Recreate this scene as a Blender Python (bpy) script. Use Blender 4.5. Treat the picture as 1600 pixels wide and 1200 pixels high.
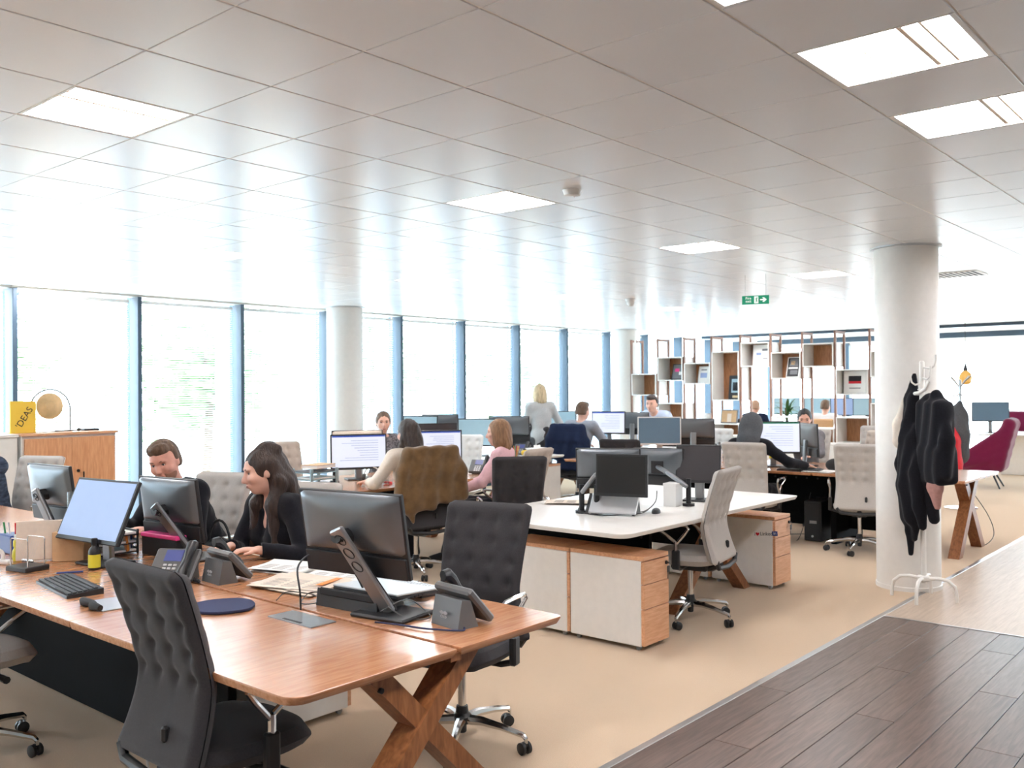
import bpy, math, random
import numpy as np
from mathutils import Vector, Matrix

for o in list(bpy.data.objects):
    bpy.data.objects.remove(o, do_unlink=True)
scene = bpy.context.scene
COL = scene.collection
PI = math.pi
rnd = random.Random(7)

# ------------------------------------------------------------------ camera
YAW, PITCH, ROLL, CAM_H = 0.860548, 0.0054078, -0.0069374, 1.6
cam_data = bpy.data.cameras.new('camera')
cam_data.sensor_width = 36.0
cam_data.lens = 36.0 * 1437.4 / 1600.0
cam_data.clip_start = 0.05
cam_data.clip_end = 200
cam = bpy.data.objects.new('camera', cam_data)
COL.objects.link(cam)
_f = Vector((math.sin(YAW) * math.cos(PITCH), math.cos(YAW) * math.cos(PITCH), math.sin(PITCH)))
_r = Vector((math.cos(YAW), -math.sin(YAW), 0))
_u = _r.cross(_f)
_R = _r * math.cos(ROLL) + _u * math.sin(ROLL)
_U = -_r * math.sin(ROLL) + _u * math.cos(ROLL)
cam.matrix_world = Matrix(((_R.x, _U.x, -_f.x, 0), (_R.y, _U.y, -_f.y, 0), (_R.z, _U.z, -_f.z, CAM_H), (0, 0, 0, 1)))
cam_data.dof.use_dof = True
cam_data.dof.focus_distance = 4.3
cam_data.dof.aperture_fstop = 5.0
scene.camera = cam

# ------------------------------------------------------------------ world, daylight, exposure
SKY = 7.0
world = bpy.data.worlds.new('sky')
scene.world = world
world.use_nodes = True
bg = world.node_tree.nodes['Background']
bg.inputs[0].default_value = (0.80, 0.91, 1.0, 1)
bg.inputs[1].default_value = SKY

def portal(name, loc, rot, sx, sy):
    l = bpy.data.lights.new(name, 'AREA')
    l.shape = 'RECTANGLE'
    l.size = sx
    l.size_y = sy
    l.cycles.is_portal = True
    o = bpy.data.objects.new(name, l)
    o.location = loc
    o.rotation_euler = rot
    COL.objects.link(o)

CEIL = 2.71
WALL_Y = 10.3
END_X = 22.5
BACK_X, BACK_Y = -5.0, -5.0
portal('window_portal', ((BACK_X + END_X) / 2, WALL_Y + .25, 1.35), (-PI / 2, 0, 0), END_X - BACK_X, 2.7)
portal('end_portal', (END_X + .25, (BACK_Y + WALL_Y) / 2, 1.35), (PI / 2, 0, PI / 2), WALL_Y - BACK_Y, 2.7)

vs = scene.view_settings
vs.view_transform = 'Standard'
vs.look = 'None'
vs.gamma = 1
vs.use_curve_mapping = False
vs.exposure = 1.18
scene.display_settings.display_device = 'sRGB'
scene.cycles.max_bounces = 8
scene.cycles.diffuse_bounces = 5
scene.cycles.glossy_bounces = 4
scene.cycles.transparent_max_bounces = 16
scene.cycles.sample_clamp_indirect = 6.0
scene.cycles.use_denoising = True
scene.cycles.caustics_reflective = False
scene.cycles.caustics_refractive = False

# ------------------------------------------------------------------ materials
MATS = {}

def lin(c):
    return tuple(((x / 255) / 12.92 if x / 255 <= .04045 else ((x / 255 + .055) / 1.055) ** 2.4) for x in c)

def mat(name, rgb, rough=.5, metal=0.0, var=0.0, scale=20, bump=0.0, bscale=None, spec=.5, sheen=0, emit=0, stretch=(1, 1, 1), emit_rgb=None, coat=0, coords='Object'):
    m = bpy.data.materials.new(name)
    m.use_nodes = True
    nt = m.node_tree
    b = nt.nodes['Principled BSDF']
    c = lin(rgb)
    b.inputs['Base Color'].default_value = (*c, 1)
    b.inputs['Roughness'].default_value = rough
    b.inputs['Metallic'].default_value = metal
    b.inputs['Specular IOR Level'].default_value = spec
    b.inputs['Coat Weight'].default_value = coat
    if sheen:
        b.inputs['Sheen Weight'].default_value = sheen
    if emit:
        b.inputs['Emission Color'].default_value = (*(lin(emit_rgb) if emit_rgb else c), 1)
        b.inputs['Emission Strength'].default_value = emit
    tc = nt.nodes.new('ShaderNodeTexCoord')
    mp = nt.nodes.new('ShaderNodeMapping')
    mp.inputs['Scale'].default_value = stretch
    nt.links.new(tc.outputs[coords], mp.inputs[0])
    nz = nt.nodes.new('ShaderNodeTexNoise')
    nz.inputs['Scale'].default_value = scale
    nz.inputs['Detail'].default_value = 4
    nt.links.new(mp.outputs[0], nz.inputs['Vector'])
    if var == 0 and bump == 0:
        var = .02
    if var:
        rp = nt.nodes.new('ShaderNodeValToRGB')
        rp.color_ramp.elements[0].position = .3
        rp.color_ramp.elements[1].position = .7
        rp.color_ramp.elements[0].color = (*[max(0, x * (1 - var)) for x in c], 1)
        rp.color_ramp.elements[1].color = (*[min(1, x * (1 + var)) for x in c], 1)
        nt.links.new(nz.outputs[0], rp.inputs[0])
        nt.links.new(rp.outputs[0], b.inputs['Base Color'])
    if bump:
        n2 = nz
        if bscale:
            n2 = nt.nodes.new('ShaderNodeTexNoise')
            n2.inputs['Scale'].default_value = bscale
            n2.inputs['Detail'].default_value = 3
            nt.links.new(mp.outputs[0], n2.inputs['Vector'])
        bp = nt.nodes.new('ShaderNodeBump')
        bp.inputs['Strength'].default_value = bump
        bp.inputs['Distance'].default_value = .01
        nt.links.new(n2.outputs[0], bp.inputs['Height'])
        nt.links.new(bp.outputs[0], b.inputs['Normal'])
    MATS[name] = m
    return m

def wood(name, dark, light, rough, stretch, scale=6, spec=.5, random_tone=0, coat=0):
    m = bpy.data.materials.new(name)
    m.use_nodes = True
    nt = m.node_tree
    b = nt.nodes['Principled BSDF']
    b.inputs['Roughness'].default_value = rough
    b.inputs['Specular IOR Level'].default_value = spec
    b.inputs['Coat Weight'].default_value = coat
    b.inputs['Coat Roughness'].default_value = .2
    tc = nt.nodes.new('ShaderNodeTexCoord')
    oi = nt.nodes.new('ShaderNodeObjectInfo')
    add = nt.nodes.new('ShaderNodeVectorMath')
    add.operation = 'ADD'
    sc = nt.nodes.new('ShaderNodeMath')
    sc.operation = 'MULTIPLY'
    sc.inputs[1].default_value = 37
    nt.links.new(oi.outputs['Random'], sc.inputs[0])
    nt.links.new(tc.outputs['Object'], add.inputs[0])
    nt.links.new(sc.outputs[0], add.inputs[1])
    mp = nt.nodes.new('ShaderNodeMapping')
    mp.inputs['Scale'].default_value = stretch
    nt.links.new(add.outputs[0], mp.inputs[0])
    nz = nt.nodes.new('ShaderNodeTexNoise')
    nz.inputs['Scale'].default_value = scale
    nz.inputs['Detail'].default_value = 6
    nz.inputs['Distortion'].default_value = .6
    nt.links.new(mp.outputs[0], nz.inputs['Vector'])
    rp = nt.nodes.new('ShaderNodeValToRGB')
    rp.color_ramp.elements[0].position = .32
    rp.color_ramp.elements[1].position = .68
    rp.color_ramp.elements[0].color = (*lin(dark), 1)
    rp.color_ramp.elements[1].color = (*lin(light), 1)
    nt.links.new(nz.outputs[0], rp.inputs[0])
    last = rp.outputs[0]
    if random_tone:
        hs = nt.nodes.new('ShaderNodeHueSaturation')
        mr = nt.nodes.new('ShaderNodeMapRange')
        mr.inputs['To Min'].default_value = 1 - random_tone
        mr.inputs['To Max'].default_value = 1 + random_tone
        nt.links.new(oi.outputs['Random'], mr.inputs[0])
        nt.links.new(mr.outputs[0], hs.inputs['Value'])
        nt.links.new(last, hs.inputs['Color'])
        last = hs.outputs[0]
    nt.links.new(last, b.inputs['Base Color'])
    bp = nt.nodes.new('ShaderNodeBump')
    bp.inputs['Strength'].default_value = .06
    bp.inputs['Distance'].default_value = .004
    nt.links.new(nz.outputs[0], bp.inputs['Height'])
    nt.links.new(bp.outputs[0], b.inputs['Normal'])
    MATS[name] = m
    return m

def thin_glass(name, tint=(1, 1, 1), gloss=.06):
    m = bpy.data.materials.new(name)
    m.use_nodes = True
    nt = m.node_tree
    nt.nodes.remove(nt.nodes['Principled BSDF'])
    out = nt.nodes['Material Output']
    t = nt.nodes.new('ShaderNodeBsdfTransparent')
    t.inputs[0].default_value = (*tint, 1)
    g = nt.nodes.new('ShaderNodeBsdfGlossy')
    g.inputs['Roughness'].default_value = .03
    mx = nt.nodes.new('ShaderNodeMixShader')
    mx.inputs[0].default_value = gloss
    nt.links.new(t.outputs[0], mx.inputs[1])
    nt.links.new(g.outputs[0], mx.inputs[2])
    nt.links.new(mx.outputs[0], out.inputs[0])
    MATS[name] = m
    return m

mat('ceiling_metal', (234, 235, 237), .27, spec=.22, var=.012, scale=2)
mat('grid', (236, 232, 224), .5)
mat('plenum', (60, 60, 60), .9)
mat('wall_white', (236, 235, 232), .6)
mat('column_white', (232, 229, 224), .45)
mat('carpet', (208, 183, 154), .95, var=.10, scale=260, bump=.5, bscale=700, spec=.1, sheen=.2)
mat('aluminium', (190, 190, 190), .3, 1.0)
mat('frame_blue', (66, 86, 104), .5)
mat('fin_pale', (176, 204, 222), .4)
mat('frame_pale', (150, 176, 184), .45)
mat('blind_white', (244, 246, 246), .6)
mat('lamp_diffuser', (255, 255, 255), .5, emit=17.0, emit_rgb=(250, 250, 255))
mat('lamp_tray', (250, 246, 238), .4, emit=.4, emit_rgb=(255, 244, 228))
mat('lamp_rib', (236, 214, 190), .5)
mat('white_laminate', (238, 234, 228), .28, spec=.5)
mat('white_paint', (236, 233, 228), .4)
mat('white_plastic', (232, 231, 228), .35)
mat('black_plastic', (34, 34, 36), .42)
mat('black_matte', (24, 24, 26), .7)
mat('black_metal', (30, 30, 32), .4, .3)
mat('panel_dark', (12, 12, 13), .8, spec=.1)
mat('grey_plastic', (92, 92, 92), .45)
mat('silver', (150, 152, 154), .35, .7)
mat('silver_light', (196, 198, 200), .35, .5)
mat('monitor_shell', (112, 117, 122), .33, .55)
mat('chrome', (214, 214, 214), .14, 1.0)
mat('fabric_dark', (60, 58, 60), .92, var=.10, scale=180, bump=.25, bscale=500, spec=.15, sheen=.15)
mat('fabric_grey', (186, 180, 174), .92, var=.06, scale=180, bump=.25, bscale=500, spec=.15, sheen=.15)
mat('fabric_beige', (186, 172, 160), .92, var=.06, scale=180, bump=.25, bscale=500, spec=.15, sheen=.15)
mat('fabric_white', (224, 226, 224), .92, var=.04, scale=180, bump=.25, bscale=500, spec=.15, sheen=.15)
mat('fabric_purple', (112, 24, 62), .9, var=.1, scale=150, bump=.2, bscale=400, spec=.15, sheen=.3)
mat('paper', (240, 238, 234), .7)
mat('paper_warm', (222, 208, 192), .8, var=.05, scale=40)
mat('card', (204, 168, 128), .8, var=.05, scale=30)
mat('ink', (30, 30, 34), .6)
mat('ink_grey', (120, 120, 124), .7)
mat('key_grey', (70, 74, 76), .5)
mat('screen_black', (26, 25, 24), .45, spec=.4)
mat('screen_dim', (62, 58, 60), .5, spec=.35)
mat('screen_slate', (88, 110, 128), .4, emit=.12, spec=.4)
mat('screen_blue', (120, 140, 175), .5, emit=.2, emit_rgb=(176, 198, 236))
mat('screen_white', (150, 156, 172), .5, emit=.36, emit_rgb=(228, 234, 252))
mat('screen_pale', (150, 178, 190), .5, emit=.06, emit_rgb=(150, 180, 195))
mat('screen_bar', (50, 80, 170), .5, emit=.2)
mat('screen_green', (30, 110, 80), .5, emit=.2)
mat('screen_text', (120, 136, 170), .5, emit=.25)
mat('phone_lcd', (70, 78, 130), .3, emit=.15)
mat('yellow', (240, 200, 70), .55)
mat('yellow_label', (214, 206, 62), .5)
mat('orange', (226, 132, 48), .5)
mat('red', (206, 28, 44), .7, var=.08, scale=60)
mat('pink_hot', (236, 64, 140), .5)
mat('green', (60, 150, 90), .5)
mat('blue', (34, 62, 130), .45)
mat('navy_pad', (40, 48, 84), .8, bump=.1, scale=300)
mat('sign_green', (0, 150, 110), .4, emit=.15)
mat('sign_white', (245, 250, 248), .4, emit=.3)
mat('gong_brass', (206, 178, 134), .42, .35, var=.22, scale=9, stretch=(1, 1, 1))
mat('amber_glass', (222, 176, 92), .15, emit=.12)
mat('leaf', (70, 110, 66), .5, var=.2, scale=12)
mat('leaf_pale', (120, 150, 96), .7, var=.25, scale=6)
mat('bark', (110, 92, 76), .9, var=.2, scale=15)
mat('soil', (70, 52, 40), .9)
mat('terracotta', (200, 200, 196), .6)
mat('outdoor_ground', (205, 208, 204), .9, var=.1, scale=1)
wood('desk_wood', (172, 114, 76), (200, 144, 104), .26, (3.0, 30, 30), 2.2, spec=.6, coat=.55)
wood('leg_wood', (120, 74, 44), (158, 102, 64), .4, (26, 26, 5), 2.0)
wood('drawer_wood', (204, 148, 108), (224, 174, 136), .42, (4, 30, 40), 2.0)
wood('door_wood', (200, 140, 96), (222, 166, 122), .42, (30, 30, 3), 2.0)
wood('shelf_wood', (150, 98, 62), (186, 130, 88), .5, (30, 40, 4), 1.8)
wood('post_wood', (130, 92, 74), (156, 114, 94), .5, (30, 30, 3), 1.8)
wood('plank_dark', (80, 64, 57), (108, 90, 82), .34, (2.2, 26, 26), 2.2, spec=.5, random_tone=.16)
wood('plank_pale', (164, 146, 128), (182, 164, 146), .40, (2.2, 26, 26), 2.0, spec=.5, random_tone=.05)
thin_glass('window_glass', (.97, .99, 1.0), .05)
thin_glass('clear_plastic', (.93, .95, .96), .12)
# ------------------------------------------------------------------ mesh helpers
class MB:
    def __init__(self):
        self.v, self.f = [], []
        self.M = None

    def _add(self, vs, fs):
        k = len(self.v)
        if self.M is not None:
            vs = [tuple(self.M @ Vector(p)) for p in vs]
        self.v += [tuple(p) for p in vs]
        self.f += [tuple(i + k for i in f) for f in fs]
        return self

    def box(self, c, s, b=0.0, R=None):
        hx, hy, hz = s[0] / 2, s[1] / 2, s[2] / 2
        vs, fs = [], []
        if b <= 0:
            vs = [(x, y, z) for x in (-hx, hx) for y in (-hy, hy) for z in (-hz, hz)]
            fs = [(0, 1, 3, 2), (4, 6, 7, 5), (0, 4, 5, 1), (2, 3, 7, 6), (0, 2, 6, 4), (1, 5, 7, 3)]
        else:
            b = min(b, hx * .95, hy * .95, hz * .95)
            idx = {}
            for sx in (-1, 1):
                for sy in (-1, 1):
                    for sz in (-1, 1):
                        for a in range(3):
                            p = [sx * (hx - b), sy * (hy - b), sz * (hz - b)]
                            p[a] = (sx, sy, sz)[a] * (hx, hy, hz)[a]
                            idx[(sx, sy, sz, a)] = len(vs)
                            vs.append(tuple(p))
            S = (-1, 1)
            for a in range(3):
                o1, o2 = (a + 1) % 3, (a + 2) % 3
                for s0 in S:
                    q = []
                    for (t1, t2) in ((-1, -1), (1, -1), (1, 1), (-1, 1)):
                        k = [0, 0, 0]
                        k[a], k[o1], k[o2] = s0, t1, t2
                        q.append(idx[(*k, a)])
                    fs.append(tuple(q if s0 > 0 else q[::-1]))
                    # edges along axis a handled below
                for t1 in S:
                    for t2 in S:
                        k0, k1 = [0] * 3, [0] * 3
                        k0[a], k0[o1], k0[o2] = -1, t1, t2
                        k1[a], k1[o1], k1[o2] = 1, t1, t2
                        q = [idx[(*k0, o1)], idx[(*k1, o1)], idx[(*k1, o2)], idx[(*k0, o2)]]
                        fs.append(tuple(q if t1 * t2 < 0 else q[::-1]))
            for sx in S:
                for sy in S:
                    for sz in S:
                        q = [idx[(sx, sy, sz, 0)], idx[(sx, sy, sz, 1)], idx[(sx, sy, sz, 2)]]
                        fs.append(tuple(q if sx * sy * sz > 0 else q[::-1]))
        if R is not None:
            vs = [tuple(R @ Vector(p)) for p in vs]
        vs = [(p[0] + c[0], p[1] + c[1], p[2] + c[2]) for p in vs]
        return self._add(vs, fs)

    def span(self, x0, x1, y0, y1, z0, z1, b=0.0):
        return self.box(((x0 + x1) / 2, (y0 + y1) / 2, (z0 + z1) / 2), (abs(x1 - x0), abs(y1 - y0), abs(z1 - z0)), b)

    def beam(self, p0, p1, w, d, b=0.0, up=(0, 1, 0)):
        p0, p1 = Vector(p0), Vector(p1)
        z = (p1 - p0).normalized()
        y = Vector(up)
        x = y.cross(z).normalized()
        y = z.cross(x)
        R = Matrix((x, y, z)).transposed()
        return self.box((p0 + p1) / 2, (w, d, (p1 - p0).length), b, R)

    def tube(self, pts, r, n=8, closed=False, caps=True):
        pts = [Vector(p) for p in pts]
        m = len(pts)
        rs = r if isinstance(r, (list, tuple)) else [r] * m
        prev = None
        vs, fs = [], []
        for i, p in enumerate(pts):
            a = pts[(i - 1) % m] if (closed or i > 0) else p
            c = pts[(i + 1) % m] if (closed or i < m - 1) else p
            t = (c - a).normalized()
            if prev is None:
                ref = Vector((0, 0, 1)) if abs(t.z) < .9 else Vector((1, 0, 0))
                nx = ref.cross(t).normalized()
            else:
                nx = (prev - t * prev.dot(t)).normalized()
            prev = nx
            ny = t.cross(nx)
            for k in range(n):
                an = 2 * PI * k / n
                vs.append(p + (nx * math.cos(an) + ny * math.sin(an)) * rs[i])
        for i in range(m if closed else m - 1):
            j = (i + 1) % m
            for k in range(n):
                l = (k + 1) % n
                fs.append((i * n + k, i * n + l, j * n + l, j * n + k))
        if caps and not closed:
            fs.append(tuple(range(n))[::-1])
            fs.append(tuple((m - 1) * n + k for k in range(n)))
        return self._add(vs, fs)

    def cyl(self, p0, p1, r0, r1=None, n=16):
        return self.tube([p0, p1], [r0, r0 if r1 is None else r1], n)

    def lathe(self, prof, n=20, c=(0, 0, 0)):
        vs, fs = [], []
        for (r, z) in prof:
            for k in range(n):
                a = 2 * PI * k / n
                vs.append((c[0] + r * math.cos(a), c[1] + r * math.sin(a), c[2] + z))
        for i in range(len(prof) - 1):
            for k in range(n):
                l = (k + 1) % n
                fs.append((i * n + k, i * n + l, (i + 1) * n + l, (i + 1) * n + k))
        fs.append(tuple(range(n))[::-1])
        fs.append(tuple((len(prof) - 1) * n + k for k in range(n)))
        return self._add(vs, fs)

    def ell(self, c, r, n=12, m=8):
        prof = [(max(1e-4, math.sin(PI * i / m)), -math.cos(PI * i / m)) for i in range(m + 1)]
        vs, fs = [], []
        for (q, z) in prof:
            for k in range(n):
                a = 2 * PI * k / n
                vs.append((c[0] + r[0] * q * math.cos(a), c[1] + r[1] * q * math.sin(a), c[2] + r[2] * z))
        for i in range(m):
            for k in range(n):
                l = (k + 1) % n
                fs.append((i * n + k, i * n + l, (i + 1) * n + l, (i + 1) * n + k))
        return self._add(vs, fs)

    def prism(self, poly, z0, z1, ch=0.0):
        """polygon in xy extruded; ch > 0 chamfers the lower edge inwards."""
        n = len(poly)
        cx = sum(p[0] for p in poly) / n
        cy = sum(p[1] for p in poly) / n
        def inset(q, d):
            out = []
            for p in q:
                v = Vector((p[0] - cx, p[1] - cy))
                l = v.length
                out.append((cx + v.x * (1 - d / l), cy + v.y * (1 - d / l)))
            return out
        rings = [(inset(poly, ch) if ch else poly, z0)]
        if ch:
            rings.append((poly, z1 - .008))
            rings.append((poly, z1 - .0015))
            rings.append((inset(poly, .0015), z1))
        else:
            rings.append((poly, z1))
        vs = [(p[0], p[1], z) for q, z in rings for p in q]
        fs = [tuple(range(n))[::-1], tuple((len(rings) - 1) * n + k for k in range(n))]
        for i in range(len(rings) - 1):
            for k in range(n):
                l = (k + 1) % n
                fs.append((i * n + k, i * n + l, (i + 1) * n + l, (i + 1) * n + k))
        return self._add(vs, fs)

    def grid(self, nu, nv, fn, flip=False):
        vs = [fn(i / (nu - 1), j / (nv - 1)) for j in range(nv) for i in range(nu)]
        fs = []
        for j in range(nv - 1):
            for i in range(nu - 1):
                q = (j * nu + i, j * nu + i + 1, (j + 1) * nu + i + 1, (j + 1) * nu + i)
                fs.append(q[::-1] if flip else q)
        return self._add(vs, fs)

    def mesh(self, name, angle=35):
        me = bpy.data.meshes.new(name)
        me.from_pydata(self.v, [], self.f)
        me.update()
        me.shade_smooth()
        me.set_sharp_from_angle(angle=math.radians(angle))
        return me

def link(o, parent=None):
    COL.objects.link(o)
    if parent is not None:
        o.parent = parent
    return o

def obj(name, geo, material, parent=None, angle=35, loc=None, rz=None):
    me = geo.mesh(name, angle) if isinstance(geo, MB) else geo
    if material is not None and not me.materials:
        me.materials.append(MATS[material])
    o = bpy.data.objects.new(name, me)
    link(o, parent)
    if loc is not None:
        o.location = loc
    if rz is not None:
        o.rotation_euler = (0, 0, rz)
    return o

def tag(o, label=None, cat=None, group=None, kind=None):
    if label:
        o['label'] = label
    if cat:
        o['category'] = cat
    if group:
        o['group'] = group
    if kind:
        o['kind'] = kind
    return o

def thing(name, label, cat, loc=(0, 0, 0), rz=0, group=None):
    o = bpy.data.objects.new(name, None)
    o.empty_display_size = .1
    link(o)
    o.location = loc
    o.rotation_euler = (0, 0, rz)
    return tag(o, label, cat, group)

def struct(name, geo, material, parent=None):
    o = obj(name, geo, material, parent)
    if parent is None:
        o['kind'] = 'structure'
    return o

KIDS = {}
def clone(root, loc, rz, label, group=None):
    if root not in KIDS:
        KIDS[root] = {}
        for q in bpy.data.objects:
            if q.parent is not None:
                KIDS[root].setdefault(q.parent, []).append(q)
    kids = KIDS[root]
    def rec(o, parent):
        c = o.copy()
        COL.objects.link(c)
        c.parent = parent
        for ch in kids.get(o, []):
            rec(ch, c)
        return c
    r = rec(root, None)
    r.location = loc
    r.rotation_euler = (0, 0, rz)
    r['label'] = label
    if group:
        r['group'] = group
    return r

def rrect(x0, x1, y0, y1, r, n=5, rr=None):
    """rounded rectangle outline, rr = radii for corners (x1y0, x1y1, x0y1, x0y0)."""
    rr = rr or (r, r, r, r)
    out = []
    for (cx, cy, a0, q) in ((x1, y0, -90, rr[0]), (x1, y1, 0, rr[1]), (x0, y1, 90, rr[2]), (x0, y0, 180, rr[3])):
        sx = -1 if cx == x1 else 1
        sy = -1 if cy == y1 else 1
        if q <= 0:
            out.append((cx, cy))
            continue
        for i in range(n + 1):
            a = math.radians(a0 + 90 * i / n)
            out.append((cx + sx * q + q * math.cos(a), cy + sy * q + q * math.sin(a)))
    return out

def text_obj(name, s, size, material, parent, M, depth=.0005, align='CENTER'):
    cu = bpy.data.curves.new(name, 'FONT')
    cu.body = s
    cu.size = size
    cu.extrude = depth
    cu.align_x = align
    cu.align_y = 'CENTER'
    cu.materials.append(MATS[material])
    tmp = bpy.data.objects.new(name + '_curve', cu)
    COL.objects.link(tmp)
    dg = bpy.context.evaluated_depsgraph_get()
    me = bpy.data.meshes.new_from_object(tmp.evaluated_get(dg))
    bpy.data.objects.remove(tmp, do_unlink=True)
    o = bpy.data.objects.new(name, me)
    link(o, parent)
    o.matrix_local = M
    return o

def frame_matrix(loc, xdir, ydir):
    x = Vector(xdir).normalized()
    y = Vector(ydir).normalized()
    z = x.cross(y)
    return Matrix(((x.x, y.x, z.x, loc[0]), (x.y, y.y, z.y, loc[1]), (x.z, y.z, z.z, loc[2]), (0, 0, 0, 1)))

# ------------------------------------------------------------------ distance-field modelling (bodies, cloth, hair)
def v3(*a):
    return np.array(a, float)

class SDF:
    def __init__(self, h):
        self.h = h
        self.pr = []

    def cap(self, a, b, ra, rb=None, k=.02, op='+', sq=None):
        self.pr.append(('cap', np.array(a, float), np.array(b, float), ra, ra if rb is None else rb, k, op))
        return self

    def ell(self, c, r, k=.02, R=None, op='+'):
        self.pr.append(('ell', np.array(c, float), np.array(r, float), R, None, k, op))
        return self

    def box(self, c, hs, rd=.02, k=.02, R=None, op='+'):
        self.pr.append(('box', np.array(c, float), np.array(hs, float), R, rd, k, op))
        return self

    def chain(self, pts, rs, k=.02, op='+'):
        for i in range(len(pts) - 1):
            self.cap(pts[i], pts[i + 1], rs[i], rs[i + 1], k, op)
        return self

    def bounds(self, p):
        if p[0] == 'cap':
            r = max(p[3], p[4])
            return np.minimum(p[1], p[2]) - r, np.maximum(p[1], p[2]) + r
        if p[0] == 'ell':
            r = p[2] if p[3] is None else np.full(3, p[2].max())
            return p[1] - r, p[1] + r
        r = (p[2] if p[3] is None else np.full(3, np.linalg.norm(p[2]))) + p[4]
        return p[1] - r, p[1] + r

    def mesh(self, name, post=None, inflate=0.0):
        h = self.h
        lo = np.min([self.bounds(p)[0] for p in self.pr if p[6] == '+'], 0) - 3 * h - abs(inflate)
        hi = np.max([self.bounds(p)[1] for p in self.pr if p[6] == '+'], 0) + 3 * h + abs(inflate)
        n = np.ceil((hi - lo) / h).astype(int) + 1
        F = np.full(n, .12, np.float32)
        ax = [(lo[i] + h * np.arange(n[i])).astype(np.float32) for i in range(3)]
        for p in self.pr:
            k, op = p[5], p[6]
            b0, b1 = self.bounds(p)
            m = .05 + k + abs(inflate)
            i0 = np.clip(np.floor((b0 - m - lo) / h).astype(int), 0, n - 1)
            i1 = np.clip(np.ceil((b1 + m - lo) / h).astype(int) + 1, 1, n)
            if np.any(i1 <= i0):
                continue
            X = ax[0][i0[0]:i1[0], None, None]
            Y = ax[1][None, i0[1]:i1[1], None]
            Z = ax[2][None, None, i0[2]:i1[2]]
            if p[0] == 'cap':
                a, b = p[1], p[2]
                ab = b - a
                L = float(ab @ ab) + 1e-9
                t = np.clip(((X - a[0]) * ab[0] + (Y - a[1]) * ab[1] + (Z - a[2]) * ab[2]) / L, 0, 1)
                d = np.sqrt((X - a[0] - t * ab[0]) ** 2 + (Y - a[1] - t * ab[1]) ** 2 + (Z - a[2] - t * ab[2]) ** 2) - (p[3] + t * (p[4] - p[3]))
            else:
                c = p[1]
                x, y, z = X - c[0], Y - c[1], Z - c[2]
                if p[3] is not None:
                    R = p[3]
                    x, y, z = (x * R[0, 0] + y * R[1, 0] + z * R[2, 0], x * R[0, 1] + y * R[1, 1] + z * R[2, 1], x * R[0, 2] + y * R[1, 2] + z * R[2, 2])
                if p[0] == 'ell':
                    r = p[2]
                    k0 = np.sqrt((x / r[0]) ** 2 + (y / r[1]) ** 2 + (z / r[2]) ** 2)
                    k1 = np.sqrt((x / r[0] ** 2) ** 2 + (y / r[1] ** 2) ** 2 + (z / r[2] ** 2) ** 2) + 1e-6
                    d = k0 * (k0 - 1) / k1
                    d = np.where(k0 < .2, -float(r.min()) * (1 - k0), d)
                else:
                    q = p[2]
                    dx, dy, dz = np.abs(x) - q[0], np.abs(y) - q[1], np.abs(z) - q[2]
                    d = np.sqrt(np.maximum(dx, 0) ** 2 + np.maximum(dy, 0) ** 2 + np.maximum(dz, 0) ** 2) + np.minimum(np.maximum(np.maximum(dx, dy), dz), 0) - p[4]
            S = F[i0[0]:i1[0], i0[1]:i1[1], i0[2]:i1[2]]
            if op == '+':
                hh = np.clip(.5 + .5 * (S - d) / k, 0, 1)
                S[...] = S + (d - S) * hh - k * hh * (1 - hh)
            else:
                d = -d
                hh = np.clip(.5 - .5 * (S - d) / k, 0, 1)
                S[...] = S + (d - S) * hh + k * hh * (1 - hh)
        F -= inflate
        if post is not None:
            F += post(ax[0][:, None, None], ax[1][None, :, None], ax[2][None, None, :])
        for a in range(3):
            sl = [slice(None)] * 3
            for e in (0, -1):
                sl[a] = e
                F[tuple(sl)] = np.maximum(F[tuple(sl)], .01)
        neg = F < 0
        c = [n[0] - 1, n[1] - 1, n[2] - 1]
        acc = np.zeros((*c, 3), np.float32)
        cnt = np.zeros(c, np.float32)
        offs = [(0, 0, 0), (1, 0, 0), (0, 1, 0), (1, 1, 0), (0, 0, 1), (1, 0, 1), (0, 1, 1), (1, 1, 1)]
        def sub(A, o):
            return A[o[0]:o[0] + c[0], o[1]:o[1] + c[1], o[2]:o[2] + c[2]]
        for a in range(3):
            for o in offs:
                if o[a]:
                    continue
                o2 = list(o)
                o2[a] = 1
                s0, s1 = sub(neg, o), sub(neg, o2)
                idx = np.nonzero(s0 != s1)
                f0, f1 = sub(F, o)[idx], sub(F, o2)[idx]
                t = f0 / (f0 - f1)
                for b in range(3):
                    acc[idx[0], idx[1], idx[2], b] += o[b] + (t if b == a else 0)
                cnt[idx] += 1
        cells = np.nonzero(cnt > 0)
        vid = np.full(c, -1, np.int64)
        vid[cells] = np.arange(len(cells[0]))
        V = lo + h * (np.stack(cells, 1) + acc[cells] / cnt[cells][:, None])
        quads = []
        for a in range(3):
            b, d = (a + 1) % 3, (a + 2) % 3
            sl0 = [slice(1, -1)] * 3
            sl1 = [slice(1, -1)] * 3
            sl0[a] = slice(0, -1)
            sl1[a] = slice(1, None)
            ch = neg[tuple(sl0)] != neg[tuple(sl1)]
            i = np.stack(np.nonzero(ch), 1)
            st = np.ones(3, int)
            st[a] = 0
            i = i + st
            ins = neg[i[:, 0], i[:, 1], i[:, 2]]
            eb, ed = np.zeros(3, int), np.zeros(3, int)
            eb[b], ed[d] = 1, 1
            q = [i - eb - ed, i - ed, i, i - eb]
            q = np.stack([vid[w[:, 0], w[:, 1], w[:, 2]] for w in q], 1)
            q[~ins] = q[~ins][:, ::-1]
            quads.append(q)
        Q = np.concatenate(quads)
        Q = Q[(Q >= 0).all(1)]
        me = bpy.data.meshes.new(name)
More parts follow.
